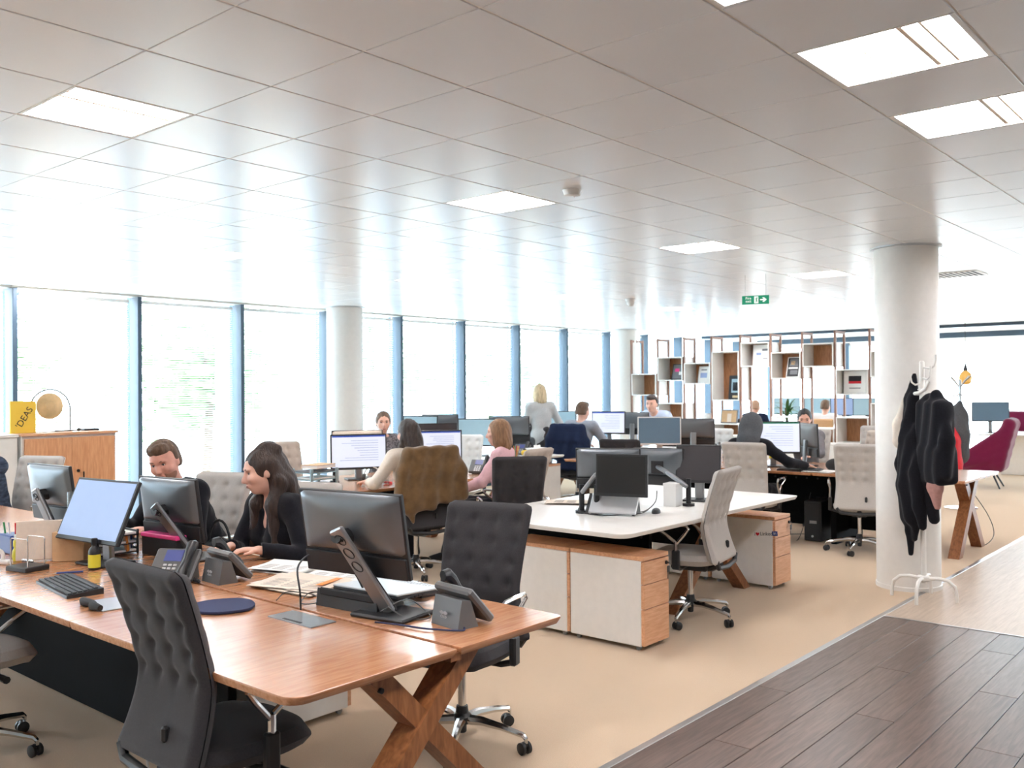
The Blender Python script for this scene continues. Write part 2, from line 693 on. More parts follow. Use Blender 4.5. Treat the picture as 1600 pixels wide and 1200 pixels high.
        me.vertices.add(len(V))
        me.vertices.foreach_set('co', V.astype(np.float32).ravel())
        me.loops.add(Q.size)
        me.loops.foreach_set('vertex_index', Q.astype(np.int32).ravel())
        me.polygons.add(len(Q))
        me.polygons.foreach_set('loop_start', np.arange(0, Q.size, 4, dtype=np.int32))
        me.update(calc_edges=True)
        me.validate()
        me.shade_smooth()
        return me

def sobj(name, me, material, parent=None, loc=None, rz=None):
    return obj(name, me, material, parent, loc=loc, rz=rz)
mat('cloth_black', (28, 28, 33), .9, var=.15, scale=90, bump=.15, bscale=400, spec=.1, sheen=.1)
mat('cloth_charcoal', (60, 59, 63), .9, var=.15, scale=90, bump=.15, bscale=400, spec=.1)
mat('cloth_grey', (84, 86, 90), .9, var=.15, scale=90, bump=.15, bscale=400, spec=.1)
mat('cloth_midgrey', (120, 118, 122), .9, var=.12, scale=90, bump=.15, bscale=400, spec=.1)
mat('cloth_lightgrey', (188, 190, 190), .9, var=.08, scale=90, bump=.15, bscale=400, spec=.1)
mat('cloth_shirtgrey', (150, 156, 166), .9, var=.08, scale=90, bump=.1, bscale=400, spec=.1)
mat('cloth_navy', (34, 43, 66), .9, var=.12, scale=90, bump=.15, bscale=400, spec=.1)
mat('cloth_olive', (108, 82, 54), .85, var=.22, scale=14, bump=.25, bscale=300, spec=.15, sheen=.3)
mat('cloth_cream', (226, 214, 200), .9, var=.05, scale=60, bump=.1, bscale=400, spec=.1)
mat('cloth_rose', (226, 184, 190), .9, var=.06, scale=60, bump=.15, bscale=400, spec=.1)
mat('cloth_pink', (196, 150, 142), .9, var=.08, scale=60, bump=.15, bscale=400, spec=.1)
mat('cloth_paleblue', (190, 204, 226), .85, var=.05, scale=60, bump=.1, bscale=400, spec=.1)
mat('cloth_white', (234, 236, 240), .85, var=.03, scale=60, spec=.1)
mat('cloth_brown', (110, 88, 76), .9, var=.1, scale=60, spec=.1)
mat('cloth_plaid', (64, 74, 92), .9, var=.6, scale=16, stretch=(1, 1, 3), spec=.1)
mat('cloth_pattern', (110, 106, 108), .9, var=.75, scale=55, spec=.1)
mat('skin', (222, 176, 156), .5, var=.04, scale=25, spec=.35)
mat('skin_rosy', (216, 158, 140), .5, var=.06, scale=25, spec=.35)
mat('stubble', (150, 104, 84), .7, var=.2, scale=300)
mat('lips', (188, 122, 112), .45)
mat('eye_white', (226, 220, 214), .3)
mat('hair_dark', (56, 42, 36), .5, var=.35, scale=60, stretch=(1, 1, .15), spec=.4, bump=.6, bscale=170)
mat('hair_black', (34, 30, 30), .45, var=.3, scale=60, stretch=(1, 1, .15), spec=.4, bump=.6, bscale=170)
mat('hair_brown', (104, 82, 66), .55, var=.3, scale=60, stretch=(1, 1, .15), spec=.35, bump=.6, bscale=170)
mat('hair_chestnut', (142, 106, 76), .5, var=.3, scale=60, stretch=(1, 1, .15), spec=.4, bump=.6, bscale=170)
mat('hair_blond', (206, 184, 148), .5, var=.25, scale=60, stretch=(1, 1, .15), spec=.4, bump=.6, bscale=170)
mat('hair_sandy', (184, 150, 126), .6, var=.1, scale=60)
mat('lash', (44, 34, 30), .6)
# ------------------------------------------------------------------ structure
_M3 = np.array([list(_R), list(_U), list(_f)])
def project(p):
    c = _M3 @ (np.array(p, float) - np.array([0, 0, CAM_H]))
    if c[2] < .3:
        return None
    return 800 + 1437.4 * c[0] / c[2], 600 - 1437.4 * c[1] / c[2], c[2]

def in_view(pts, m=0):
    q = [project(p) for p in pts]
    q = [p for p in q if p]
    if not q:
        return 0
    x0, x1 = min(p[0] for p in q), max(p[0] for p in q)
    y0, y1 = min(p[1] for p in q), max(p[1] for p in q)
    if x1 < -m or x0 > 1600 + m or y1 < -m or y0 > 1200 + m:
        return 0
    return max(1e-3, (min(x1, 1600) - max(x0, 0)) * (min(y1, 1200) - max(y0, 0)))

# floor
FX = 6.55
FY = 2.25
struct('floor_carpet', MB().span(BACK_X, END_X, FY, WALL_Y + .3, -.1, 0), 'carpet')
floor_wood = struct('floor', MB().span(BACK_X, FX, BACK_Y, FY - .012, -.1, -.008), 'panel_dark')
pieces = []
pw = .186
ny = int((FY - BACK_Y) / pw) + 1
for j in range(ny):
    y1 = FY - .014 - j * pw
    x = BACK_X - (j * .83) % 2.4
    while x < FX:
        xa, xb = max(x, BACK_X), min(x + 2.4, FX - .002)
        if xb - xa > .02:
            pieces.append((in_view([(xa, y1, 0), (xb, y1, 0), (xa, y1 - pw, 0), (xb, y1 - pw, 0)]), xa, xb, y1 - pw, y1))
        x += 2.4
pieces.sort(key=lambda q: -q[0])
rest = MB()
for k, (a, xa, xb, ya, yb) in enumerate(pieces):
    if a > 0 and k < 290:
        m = MB().box((0, 0, 0), (xb - xa - .0035, pw - .0035, .012), .0018)
        obj('floor_plank', m, 'plank_dark', floor_wood, loc=((xa + xb) / 2, (ya + yb) / 2, -.006))
    else:
        rest.box(((xa + xb) / 2, (ya + yb) / 2, -.006), (xb - xa - .0035, pw - .0035, .012))
tag(obj('floor_plank_field', rest, 'plank_dark', floor_wood), kind='stuff')
struct('floor_pale', MB().span(FX + .012, END_X, BACK_Y, FY - .012, -.1, 0), 'plank_pale')
struct('trim_1', MB().span(BACK_X, END_X, FY - .02, FY + .016, -.02, .004, .002), 'aluminium')
struct('trim_2', MB().span(FX - .004, FX + .016, BACK_Y, FY - .02, -.02, .003, .001), 'aluminium')

# ceiling: metal tiles on a concealed grid
TX, TY, GX, GY = .4783, .5187, 1.4944, 2.8463
LIGHTS = {(0, 2), (5, 2), (10, 2), (15, 2), (20, 2), (25, 2), (0, 8), (5, 8), (10, 8), (15, 8), (20, 8), (25, 8), (30, 8), (-5, 2), (-5, 8),
          (0, 14), (5, 14), (-3, -3), (-1, -3), (1, -3), (3, -3), (5, -3), (11, -3), (13, -3), (19, -3), (21, -3), (27, -3)}
# row index r: tile spans Y from GY + (r-1)*TY to GY + r*TY
ceiling = struct('ceiling', MB().span(BACK_X, END_X, BACK_Y, WALL_Y + .3, CEIL + .06, CEIL + .2), 'grid')
tiles = []
for i in range(-14, 45):
    for r in range(-16, 16):
        if (i, r) in LIGHTS:
            continue
        xa, xb = GX + i * TX, GX + (i + 1) * TX
        ya, yb = GY + (r - 1) * TY, GY + r * TY
        if xb < BACK_X or xa > END_X - .1 or yb < BACK_Y or yb > WALL_Y + .1:
            continue
        tiles.append((in_view([(xa, ya, CEIL), (xb, ya, CEIL), (xa, yb, CEIL), (xb, yb, CEIL)]), xa, xb, ya, yb))
tiles.sort(key=lambda q: -q[0])
tile_me = MB().box((0, 0, .03), (TX - .004, TY - .008, .06), .002).mesh('ceiling_tile')
tile_me.materials.append(MATS['ceiling_metal'])
rest = MB()
for k, (a, xa, xb, ya, yb) in enumerate(tiles):
    c = ((xa + xb) / 2, (ya + yb) / 2, CEIL)
    if a > 0 and k < 299:
        obj('ceiling_tile', tile_me, None, ceiling, loc=c)
    else:
        rest.box((c[0], c[1], CEIL + .03), (TX - .004, TY - .008, .06))
tag(obj('ceiling_tile_field', rest, 'ceiling_metal', ceiling), kind='stuff')

bars = MB()
for i in range(-14, 45):
    x = GX + i * TX
    if BACK_X < x < END_X:
        bars.span(x - .006, x + .006, BACK_Y, WALL_Y, CEIL + .004, CEIL + .01)
for r in range(-16, 16):
    y = GY + r * TY
    if BACK_Y < y < WALL_Y:
        bars.span(BACK_X, END_X, y - .01, y + .01, CEIL + .003, CEIL + .01)
obj('grid_bars', bars, 'grid', ceiling)

# recessed luminaires, one tile each
LABELS = {(25, 2): 'far lit ceiling light behind the big column', (25, 8): 'faint far ceiling light above the middle of the shelf wall', (30, 8): 'farthest faint ceiling light, beyond the shelf wall',
          (0, 8): 'washed out ceiling light above the wooden cabinet', (0, 14): 'ceiling light next to the windows above the cabinet', (5, 14): 'ceiling light next to the windows left of the left column',
          (11, -3): 'ceiling light over the aisle right of the big column', (13, -3): 'second ceiling light over the aisle beyond the column', (0, 2): 'lit square ceiling light at the upper left, over the nearest oak desk', (5, 2): 'lit ceiling light left of the smoke detector',
          (10, 2): 'lit ceiling light in mid picture, left of the green exit sign', (15, 2): 'lit ceiling light just left of the big white column',
          (20, 2): 'small lit ceiling light half hidden by the big white column', (3, -3): 'largest lit ceiling light, with bright bands, at the upper right',
          (5, -3): 'lit banded ceiling light at the right edge of the picture', (1, -3): 'ceiling light cut off by the top edge of the picture',
          (5, 8): 'thin washed out ceiling light near the left windows', (10, 8): 'faint ceiling light near the windows above the jacket chair',
          (15, 8): 'faint ceiling light left of the dome camera', (20, 8): 'faint ceiling light below and left of the green exit sign'}
fr = MB()
w, d = TX - .006, TY - .01
for (sx, sy, cx, cy) in ((w, .018, 0, d / 2 - .009), (w, .018, 0, -d / 2 + .009), (.012, d - .036, w / 2 - .006, 0), (.012, d - .036, -w / 2 + .006, 0)):
    fr.box((cx, cy, .022), (sx, sy, .044), .001)
fr_me = fr.mesh('lamp_frame'); fr_me.materials.append(MATS['white_paint'])
tray = MB().span(-w / 2 + .012, w / 2 - .012, -d / 2 + .018, d / 2 - .018, .045, .055)
tray_me = tray.mesh('reflector_tray'); tray_me.materials.append(MATS['lamp_tray'])
LAMP_PARTS = [('lamp_frame', fr_me), ('reflector_tray', tray_me)]
for (y0, y1) in ((.078, d / 2 - .026), (-.066, .066), (-.134, -.106), (-d / 2 + .026, -.158)):
    q_ = MB().span(-w / 2 + .026, w / 2 - .026, y0, y1, .016, .044, .004).mesh('diffuser'); q_.materials.append(MATS['lamp_diffuser'])
    LAMP_PARTS.append(('diffuser', q_))
for (y0, y1) in ((.068, .076), (-.092, -.074), (-.152, -.140)):
    q_ = MB().span(-w / 2 + .014, w / 2 - .014, y0, y1, .006, .044, .002).mesh('divider'); q_.materials.append(MATS['lamp_rib'])
    LAMP_PARTS.append(('divider', q_))
for (i, r) in sorted(LIGHTS):
    t = thing('ceiling_light', LABELS.get((i, r), 'recessed square ceiling light in the tiled ceiling'), 'ceiling light',
              (GX + (i + .5) * TX, GY + (r - .5) * TY, CEIL), 0, 'recessed ceiling lights')
    for nm, me in LAMP_PARTS:
        obj(nm, me, None, t)

# window wall
MX = [1.176 + 1.353 * k for k in range(-4, 16)]          # mullion positions
def bay_mesh(width):
    s = MB()
    z = .12
    while z < 2.62:
        s.box((0, 0, z), (width, .030, .0012), R=Matrix.Rotation(math.radians(-16), 3, 'X'))
        z += .027
    return s
slat_me = bay_mesh(1.353 - .15).mesh('blind_slats'); slat_me.materials.append(MATS['blind_white'])
railb = MB().box((0, 0, 2.64), (1.2, .045, .04), .004).box((0, 0, .1), (1.2, .03, .018), .003)
for x in (-.45, .45):
    railb.box((x, 0, 1.36), (.0025, .0025, 2.5))
rail_me = railb.mesh('blind_rail'); rail_me.materials.append(MATS['blind_white'])
pane_me = MB().box((0, 0, 1.34), (1.3, .008, 2.6)).mesh('pane'); pane_me.materials.append(MATS['window_glass'])
mul_me = MB().box((0, 0, 1.345), (.05, .2, 2.69), .004).mesh('mullion'); mul_me.materials.append(MATS['frame_blue'])
bot_me = MB().box((0, 0, .045), (1.303, .14, .09), .004).mesh('bottom_rail'); bot_me.materials.append(MATS['frame_blue'])
fin_me = MB().box((0, 0, 1.3), (.05, .34, 2.9), .004).mesh('outer_fin'); fin_me.materials.append(MATS['fin_pale'])
n = 0
for k, x in enumerate(MX[:-1]):
    n += 1
    e = bpy.data.objects.new('window_%d' % n, None)
    link(e); e['kind'] = 'structure'
    e.location = (x + .6765, WALL_Y, 0)
    obj('mullion', mul_me, None, e, loc=(-.6765, -.06, 0))
    obj('pane', pane_me, None, e, loc=(0, .06, 0))
    obj('outer_fin', fin_me, None, e, loc=(-.6765, .27, 0))
    obj('bottom_rail', bot_me, None, e)
    if MX[k] < 14.8:
        tag(obj('blind_slats', slat_me, None, e, loc=(0, -.035, 0)), kind='stuff')
        obj('blind_rail', rail_me, None, e, loc=(0, -.035, 0))
struct('wall_window_head', MB().span(BACK_X, END_X, WALL_Y - .06, WALL_Y + .2, 2.698, 2.8), 'white_paint')
# end wall, glazed
k = 0
y = -3.81
while y < WALL_Y - .2:
    n += 1
    e = bpy.data.objects.new('window_%d' % n, None)
    link(e); e['kind'] = 'structure'
    e.location = (END_X, y + 1.02, 0)
    e.rotation_euler = (0, 0, -PI / 2)
    obj('mullion', MB().box((0, 0, 1.33), (.09, .2, 2.66), .004), 'frame_blue', e, loc=(-1.02, -.06, 0))
    obj('pane', MB().box((0, 0, 1.33), (1.95, .008, 2.6)), 'window_glass', e, loc=(0, .06, 0))
    obj('bottom_rail', MB().box((0, 0, .05), (1.95, .14, .1), .004), 'frame_blue', e)
    y += 2.04
struct('trim_3', MB().span(17.84, 17.92, -3, 9.9, 2.655, 2.71, .004), 'frame_blue')
struct('trim_4', MB().span(20.5, 20.58, -3, 9.9, 2.60, 2.71, .004), 'frame_blue')
struct('wall_end_head', MB().span(END_X - .1, END_X + .2, BACK_Y, WALL_Y + .2, 2.6, 2.8), 'white_paint')
struct('wall_rear', MB().span(BACK_X, END_X, BACK_Y - .2, BACK_Y, 0, CEIL + .1), 'wall_white')
struct('wall_left', MB().span(BACK_X - .2, BACK_X, BACK_Y, WALL_Y + .3, 0, CEIL + .1), 'wall_white')
# a white door lining close behind the big column
struct('ground_outside', MB().span(-60, 90, WALL_Y + .3, 90, -.6, -.4), 'outdoor_ground')
struct('ground_beyond', MB().span(END_X + .3, 90, -60, WALL_Y + .3, -.6, -.4), 'outdoor_ground')

# columns
for nm, (cx, cy) in (('column', (7.66, 2.41)), ('column', (7.9, 9.75)), ('column', (14.62, 9.75))):
    c = obj(nm, MB().lathe([(.24, 0), (.24, CEIL + .02)], 48), 'column_white')
    c.location = (cx, cy, 0); c['kind'] = 'structure'
    obj('base_ring', MB().lathe([(.247, 0), (.247, .03), (.242, .035)], 48), 'column_white', c)
    obj('ceiling_collar', MB().lathe([(.262, CEIL - .012), (.27, CEIL - .008), (.27, CEIL + .0)], 48), 'silver_light', c)

# outdoor trees seen faintly through the blinds
def tree(x, y, h, r, label):
    t = thing('tree', label, 'tree', (x, y, -.4), 0, 'trees outside the windows')
    obj('trunk', MB().tube([(0, 0, 0), (.05, 0, h * .5), (0, .05, h * .8)], [.12, .09, .04], 8), 'bark', t)
    g = MB()
    q = random.Random(int(x * 10))
    for k in range(900):
        a, b, c = q.gauss(0, .5), q.gauss(0, .5), q.gauss(0, .42)
        p = Vector((a * r, b * r, h * .68 + c * r))
        s = .12 + q.random() * .14
        R = Matrix.Rotation(q.random() * 6, 3, 'Z') @ Matrix.Rotation(q.random() * 3, 3, 'X')
        vs = [p + R @ Vector(w) for w in ((-s, 0, 0), (0, -s * .4, .02), (s, 0, 0), (0, s * .4, .02))]
        g._add(vs, [(0, 1, 2, 3)])
    tag(obj('foliage', g, 'leaf_pale', t), kind='stuff')
for (x, y, h, r, s) in ((5.5, 17, 3.6, 1.4, 'pale sunlit tree outside the windows behind the wooden cabinet'), (10.5, 17.5, 3.4, 1.5, 'pale tree outside just right of the left column'),
                     (16.0, 18.5, 3.8, 1.6, 'pale tree outside behind the standing blond woman'), (22, 19, 3.6, 1.6, 'pale tree outside left of the third column')):
    tree(x, y, h, r, s)
# ------------------------------------------------------------------ office chairs (facing +X, origin on the floor under the column)
def back_profile(t):
    """x, z of the back panel centre line, t from 0 (bottom) to 1 (top)."""
    z = .425 + .635 * t
    x = -.17 - (.072 * ((.4 - t) / .4) ** 1.5 if t < .4 else .112 * ((t - .4) / .6) ** 1.25)
    return x, z

def back_half_width(t):
    w = .208 + (.026 * ((.4 - t) / .4) ** 1.5 if t < .4 else .020 * ((t - .4) / .6))
    e = min(t, 1 - t) * .635
    if e < .035:
        w -= .035 - math.sqrt(max(0, .035 ** 2 - (.035 - e) ** 2))
    return w

def make_back():
    m = MB()
    nu, nv = 41, 45
    cols = [-.75, -.25, .25, .75]
    rows = [.44, .585, .73, .875]
    def surf(side):
        def fn(u, v):
            y = (u * 2 - 1)
            t = v
            x, z = back_profile(t)
            hw = back_half_width(t)
            edge = min((1 - abs(y)) * hw, t * .635, (1 - t) * .635)
            th = .034 * math.sqrt(max(0, min(1, edge / .03)) * (2 - max(0, min(1, edge / .03)))) if edge < .03 else .034
            d = 0
            if edge > .004:
                for ry in rows:
                    for cx in cols:
                        dy = (y * .8 - cx * .8) * .235
                        dz = (t - ry) * .635
                        d += .013 * math.exp(-(dy * dy / .00045 + dz * dz / .0005))
                        d += .0028 * math.exp(-(dy * dy / .00015 + dz * dz / .003)) + .0028 * math.exp(-(dz * dz / .00015 + dy * dy / .002))
            th = max(.002, th - min(d, th * .8))
            return (x + side * th, y * hw, z)
        return fn
    m.grid(nu, nv, surf(1))
    m.grid(nu, nv, surf(-1), flip=True)
    return m

def star_leg(a):
    m = MB()
    ca, sa = math.cos(a), math.sin(a)
    P = lambda r, z: (r * ca, r * sa, z)
    m.tube([P(.02, .115), P(.10, .118), P(.20, .105), P(.30, .085), P(.315, .07)], [.024, .021, .016, .013, .010], 8)
    m.tube([P(.315, .075), P(.315, .052)], .008, 6)
    return m

def caster(a):
    m = MB()
    c = Vector((.315 * math.cos(a), .315 * math.sin(a), .027))
    b = a + 1.1
    s = Vector((math.cos(b), math.sin(b), 0))
    c = c + Vector((-s.y, s.x, 0)) * .012
    for o in (-1, 1):
        m.tube([c + s * (o * .006), c + s * (o * .010), c + s * (o * .022), c + s * (o * .025)], [.022, .027, .027, .021], 14)
    m.box(c + Vector((0, 0, .014)), (.03, .03, .026), .008, Matrix.Rotation(b, 3, 'Z'))
    return m

def make_chair(fabric, arms=True):
    t = thing('office_chair', 'x', 'chair', (0, 0, 0), 0, 'swivel office chairs')
    st = MB()
    def seat_fn(side):
        def fn(u, v):
            x, y = u * 2 - 1, v * 2 - 1
            e = min(1 - abs(x), 1 - abs(y))
            r = (abs(x) ** 3.2 + abs(y) ** 3.2) ** (1 / 3.2)
            mx = max(abs(x), abs(y), 1e-6)
            k = mx / max(r, 1e-6)
            th = .045 * math.sqrt(max(0, 1 - max(abs(x), abs(y)) ** 8))
            return (.015 + x * k * .245, y * k * .24, .445 + side * th - .03 * max(0, x - .5) ** 2 * 2)
        return fn
    st.grid(21, 21, seat_fn(1))
    st.grid(21, 21, seat_fn(-1), flip=True)
    obj('seat', st, fabric, t)
    obj('backrest', make_back(), fabric, t, angle=80)
    x, z = back_profile(.17)
    obj('lumbar_lever', MB().box((x - .042, -.06, z), (.026, .022, .052), .008), 'black_plastic', t)
    br = MB()
    xb, zb = back_profile(0.0)
    br.tube([(-.05, 0, .37), (-.15, 0, .375), (-.225, .0, .405)], [.032, .03, .024], 8)
    br.tube([(xb - .012, -.20, .45), (xb - .016, -.17, .405), (xb - .02, 0, .39), (xb - .016, .17, .405), (xb - .012, .20, .45)], .017, 8)
    obj('back_bracket', br, 'black_plastic', t)
    if arms:
        for s in (-1, 1):
            a = MB()
            y = s * .268
            loop = [(.0, .56), (-.055, .625), (-.09, .668), (-.07, .688), (0, .69), (.12, .69), (.15, .682), (.145, .662), (.07, .615), (.012, .575)]
            a.tube([(p[0], y + (s * .012 if p[1] > .64 else 0), p[1]) for p in loop], .0105, 8, closed=True)
            a.tube([(.004, y, .575), (.004, y, .48)], .014, 8)
            q = obj('armrest', a, 'chrome', t)
            b = MB().box((.004, y, .455), (.052, .034, .13), .008)
            b.tube([(.004, y, .405), (.0, s * .2, .385), (0, s * .05, .39)], [.015, .014, .016], 8)
            obj('arm_sleeve', b, 'black_plastic', q)
    obj('mechanism', MB().box((-.01, 0, .375), (.26, .14, .05), .012).cyl((.06, -.1, .375), (.06, -.27, .372), .011, .016, 8), 'black_plastic', t)
    obj('gas_column', MB().tube([(0, 0, .13), (0, 0, .36)], .0185, 14), 'chrome', t)
    hub = MB().lathe([(.016, .055), (.02, .06), (.02, .095), (.042, .10), (.044, .13), (.03, .145), (.026, .175)], 18)
    obj('base_hub', hub, 'black_plastic', t)
    for k in range(5):
        a = math.radians(20 + 72 * k)
        lg = obj('base_leg', star_leg(a), 'chrome', t)
        obj('caster', caster(a), 'black_plastic', lg)
    return t

protos = {}
def chair(x, y, deg, fabric, label, base=0):
    if fabric not in protos:
        if not protos:
            p = make_chair(fabric)
        else:
            src = next(iter(protos.values()))
            p = clone(src, (0, 0, 0), 0, 'x')
            for ch in p.children:
                if ch.name.split('.')[0] in ('seat', 'backrest'):
                    ch.data = ch.data.copy()
                    ch.data.materials.clear()
                    ch.data.materials.append(MATS[fabric])
        protos[fabric] = p
        p.location = (x, y, 0)
        p.rotation_euler = (0, 0, math.radians(deg))
        p['label'] = label
        return p
    c = clone(protos[fabric], (x, y, 0), math.radians(deg), label)
    return c

CH = {}
D, G, B, W = 'fabric_dark', 'fabric_grey', 'fabric_beige', 'fabric_white'
for key, x, y, a, fb, lb in (
    ('C1', 1.71, 2.757, 0, D, 'dark tufted office chair in front, its back turned to the viewer'),
    ('C2', 1.50, 4.47, 2, G, 'grey office chair cut off by the left edge of the picture'),
    ('C3', 3.0, 2.89, 194, D, 'dark tufted office chair at the right end of the oak desk, facing it'),
    ('C4', 3.08, 4.34, 205, G, 'grey office chair that the long-haired woman in black sits on'),
    ('C5', 3.14, 5.36, 199, G, 'grey tufted office chair behind the man in the black shirt'),
    ('C6', 3.08, 8.02, 205, G, 'grey tufted office chair in front of the wooden cabinet, at the left edge'),
    ('C7', 5.75, 7.95, 262, B, 'empty greige chair behind the paper trays, by the left column'),
    ('C8', 5.49, 5.83, 75, D, 'dark office chair with an olive jacket over its back'),
    ('C9', 7.75, 7.45, 215, W, 'white tufted chair behind the desk phone, left of the woman in pink'),
    ('C10', 6.44, 5.52, 97, B, 'beige office chair that the woman in pink sits on'),
    ('C11', 5.80, 4.98, 52, D, 'dark tufted office chair right behind the woman in pink'),
    ('C12', 9.95, 8.3, 190, D, 'dark tufted chair behind the tissue box, beside the standing blond woman'),
    ('C13', 11.0, 9.35, 200, D, 'half hidden dark chair behind the blond woman, near the windows'),
    ('C14', 10.2, 7.6, 10, D, 'office chair with a navy jacket over its back'),
    ('C15', 8.4, 5.60, 20, D, 'empty dark office chair behind the two black screens on arms'),
    ('C16', 5.62, 3.22, 100, G, 'grey office chair standing at the end of the white desk'),
    ('C17', 8.62, 4.22, 8, G, 'grey tufted office chair of the person in the grey hood'),
    ('C18', 8.95, 3.27, 20, G, 'grey tufted office chair just left of the big white column'),
    ('C19', 12.6, 4.42, 185, G, 'grey tufted chair back half hidden behind the big column, below the shelf'),
    ('C20', 11.25, 4.0, 160, B, 'beige tufted chair behind the desk phones, turned sideways'),
    ('C21', 11.2, 4.72, 190, G, 'grey office chair that the woman in the grey cardigan sits on'),
    ('C22', 10.75, 5.85, 190, W, 'white office chair with a black rucksack on it')):
    CH[key] = chair(x, y, a, fb, lb)

# ------------------------------------------------------------------ trestle desks
TOP = .735
def desk_top(parent, x0, x1, y0, y1, material, rr, th=.028):
    o = obj('desktop', MB().prism(rrect(x0, x1, y0, y1, .05, 5, rr), TOP - th, TOP, ch=.014), material, parent)
    return o

def trestle(parent, cx, cy, half, axis='x', cross=.50, top=.705, w=.075, d=.10):
    """two crossing beams in the vertical plane along an axis; feet spread further than the heads."""
    s = half / cross
    for k in (-1, 1):
        a = (k * half, 0)
        z1 = top
        b = -k * (top - cross) * s
        off = k * .006
        if axis == 'x':
            p0, p1, up = (cx + a[0], cy + off, .0), (cx + b, cy + off, z1), (0, 1, 0)
        else:
            p0, p1, up = (cx + off, cy + a[0], 0), (cx + off, cy + b, z1), (1, 0, 0)
        # horizontal cut at foot and head: sheared box
        m = MB()
        hw = w * .62
        vs = []
        for p in (p0, p1):
            for (q, e) in ((-hw, -d / 2), (hw, -d / 2), (hw, d / 2), (-hw, d / 2)):
                vs.append((p[0] + q, p[1] + e, p[2]) if axis == 'x' else (p[0] + e, p[1] + q, p[2]))
        fs = [(3, 2, 1, 0), (4, 5, 6, 7), (0, 1, 5, 4), (1, 2, 6, 5), (2, 3, 7, 6), (3, 0, 4, 7)]
        if axis != 'x':
            fs = [f[::-1] for f in fs]
        m._add(vs, fs)
        t = obj('trestle_beam', m, 'leg_wood', parent)
        bx = MB()
        if axis == 'x':
            bx.cyl((p1[0] + k * .006, cy - d / 2 - .004, z1 - .045), (p1[0] + k * .006, cy - d / 2 + .01, z1 - .045), .009, n=10)
        else:
            bx.cyl((cx - d / 2 - .004, p1[1], z1 - .045), (cx - d / 2 + .01, p1[1], z1 - .045), .009, n=10)
        obj('bolt', bx, 'black_metal', t)

def panel_with_holes(parent, x, y0, y1, z0, z1, axis='y'):
    m = MB()
    if axis == 'y':
        m.span(x - .02, x + .02, y0, y1, z0, z1, .003)
    else:
        m.span(y0, y1, x - .02, x + .02, z0, z1, .003)
    p = obj('modesty_panel', m, 'panel_dark', parent)
    h = MB()
    n = int((y1 - y0) / .12)
    for k in range(n):
        y = y0 + .06 + k * .12
        for z in (z1 - .07,):
            if axis == 'y':
                h.cyl((x - .022, y, z), (x - .018, y, z), .012, n=8)
            else:
                h.cyl((y, x - .022, z), (y, x - .018, z), .012, n=8)
    obj('cable_holes', h, 'black_matte', p)

# R1: the long oak desk in front
d1 = thing('bench_desk', 'long oak bench desk in front, with crossed wooden legs', 'desk', (0, 0, 0))
mods = [2.147, 3.545, 4.945, 6.345, 7.745]
for k in range(4):
    ya, yb = mods[k] + (.001 if k else 0), mods[k + 1] - .002
    rn = (.0, 0, 0, .06) if k == 0 else (0, 0, 0, 0)
    desk_top(d1, 1.545, 2.205, ya, yb, 'desk_wood', rn)
    rn = (.03, 0, 0, 0) if k == 0 else (0, 0, 0, 0)
    desk_top(d1, 2.226, 2.79, ya, yb, 'desk_wood', rn)
obj('cable_channel', MB().span(2.19, 2.24, 2.16, 7.7, .690, .715), 'leg_wood', d1)
trestle(d1, 2.11, 2.24, .50)
trestle(d1, 2.15, 5.6, .50)
panel_with_holes(d1, 2.12, 3.35, 7.7, .03, .69)
sp = obj('steel_beam', MB().span(1.72, 1.78, 2.4, 7.7, .655, .700, .004).span(2.5, 2.56, 2.4, 7.7, .655, .7, .004), 'panel_dark', d1)
obj('power_flap', MB().box((0, 0, 0), (.115, .27, .005), .001), 'silver', d1, loc=(2.115, 2.875, TOP + .002))
obj('flap_brush', MB().box((0, 0, 0), (.012, .11, .004)), 'black_plastic', d1, loc=(2.072, 2.875, TOP + .0035))

# R2: white desks pushed together
d2 = thing('bench_desk', 'white bench desk with two black screens on arms, cabinets below', 'desk', (0, 0, 0))
desk_top(d2, 4.535, 5.786, 3.03, 4.46, 'white_laminate', (0, 0, .05, .09))
trestle(d2, 5.42, 3.66, .33)
panel_with_holes(d2, 5.16, 3.25, 4.4, .35, .69)
d2b = thing('bench_desk', 'white bench desk end with a wooden leg over the stickered cabinet', 'desk', (0, 0, 0))
desk_top(d2b, 5.79, 7.05, 3.06, 4.46, 'white_laminate', (.03, .05, 0, 0))
trestle(d2b, 6.25, 3.42, .54, w=.085)
panel_with_holes(d2b, 6.42, 3.6, 4.4, .35, .69)

# R3: oak desk of the hooded person
d3 = thing('bench_desk', 'oak bench desk running behind the big white column', 'desk', (0, 0, 0))
for ya, yb, r0 in ((2.33, 3.76, (.03, 0, 0, .03)), (3.765, 5.16, (0,) * 4), (5.165, 6.9, (0, .03, .03, 0))):
    desk_top(d3, 8.98, 10.24, ya, yb, 'desk_wood', r0)
trestle(d3, 9.58, 2.47, .42, w=.10)
panel_with_holes(d3, 9.6, 2.8, 6.8, .12, .69)
obj('leg_panel', MB().span(9.22, 9.95, 3.60, 3.66, 0, .70, .004), 'panel_dark', d3)
obj('leg_panel', MB().span(9.22, 9.95, 6.2, 6.26, 0, .70, .004), 'panel_dark', d3)

# R5: white desk with the tissue box
d5 = thing('bench_desk', 'white desk with a tissue box in front of the navy jacket', 'desk', (0, 0, 0))
desk_top(d5, 8.05, 9.58, 7.32, 9.3, 'white_laminate', (.05, .03, .03, .05))
trestle(d5, 8.8, 7.7, .45)
trestle(d5, 8.8, 9.0, .45)

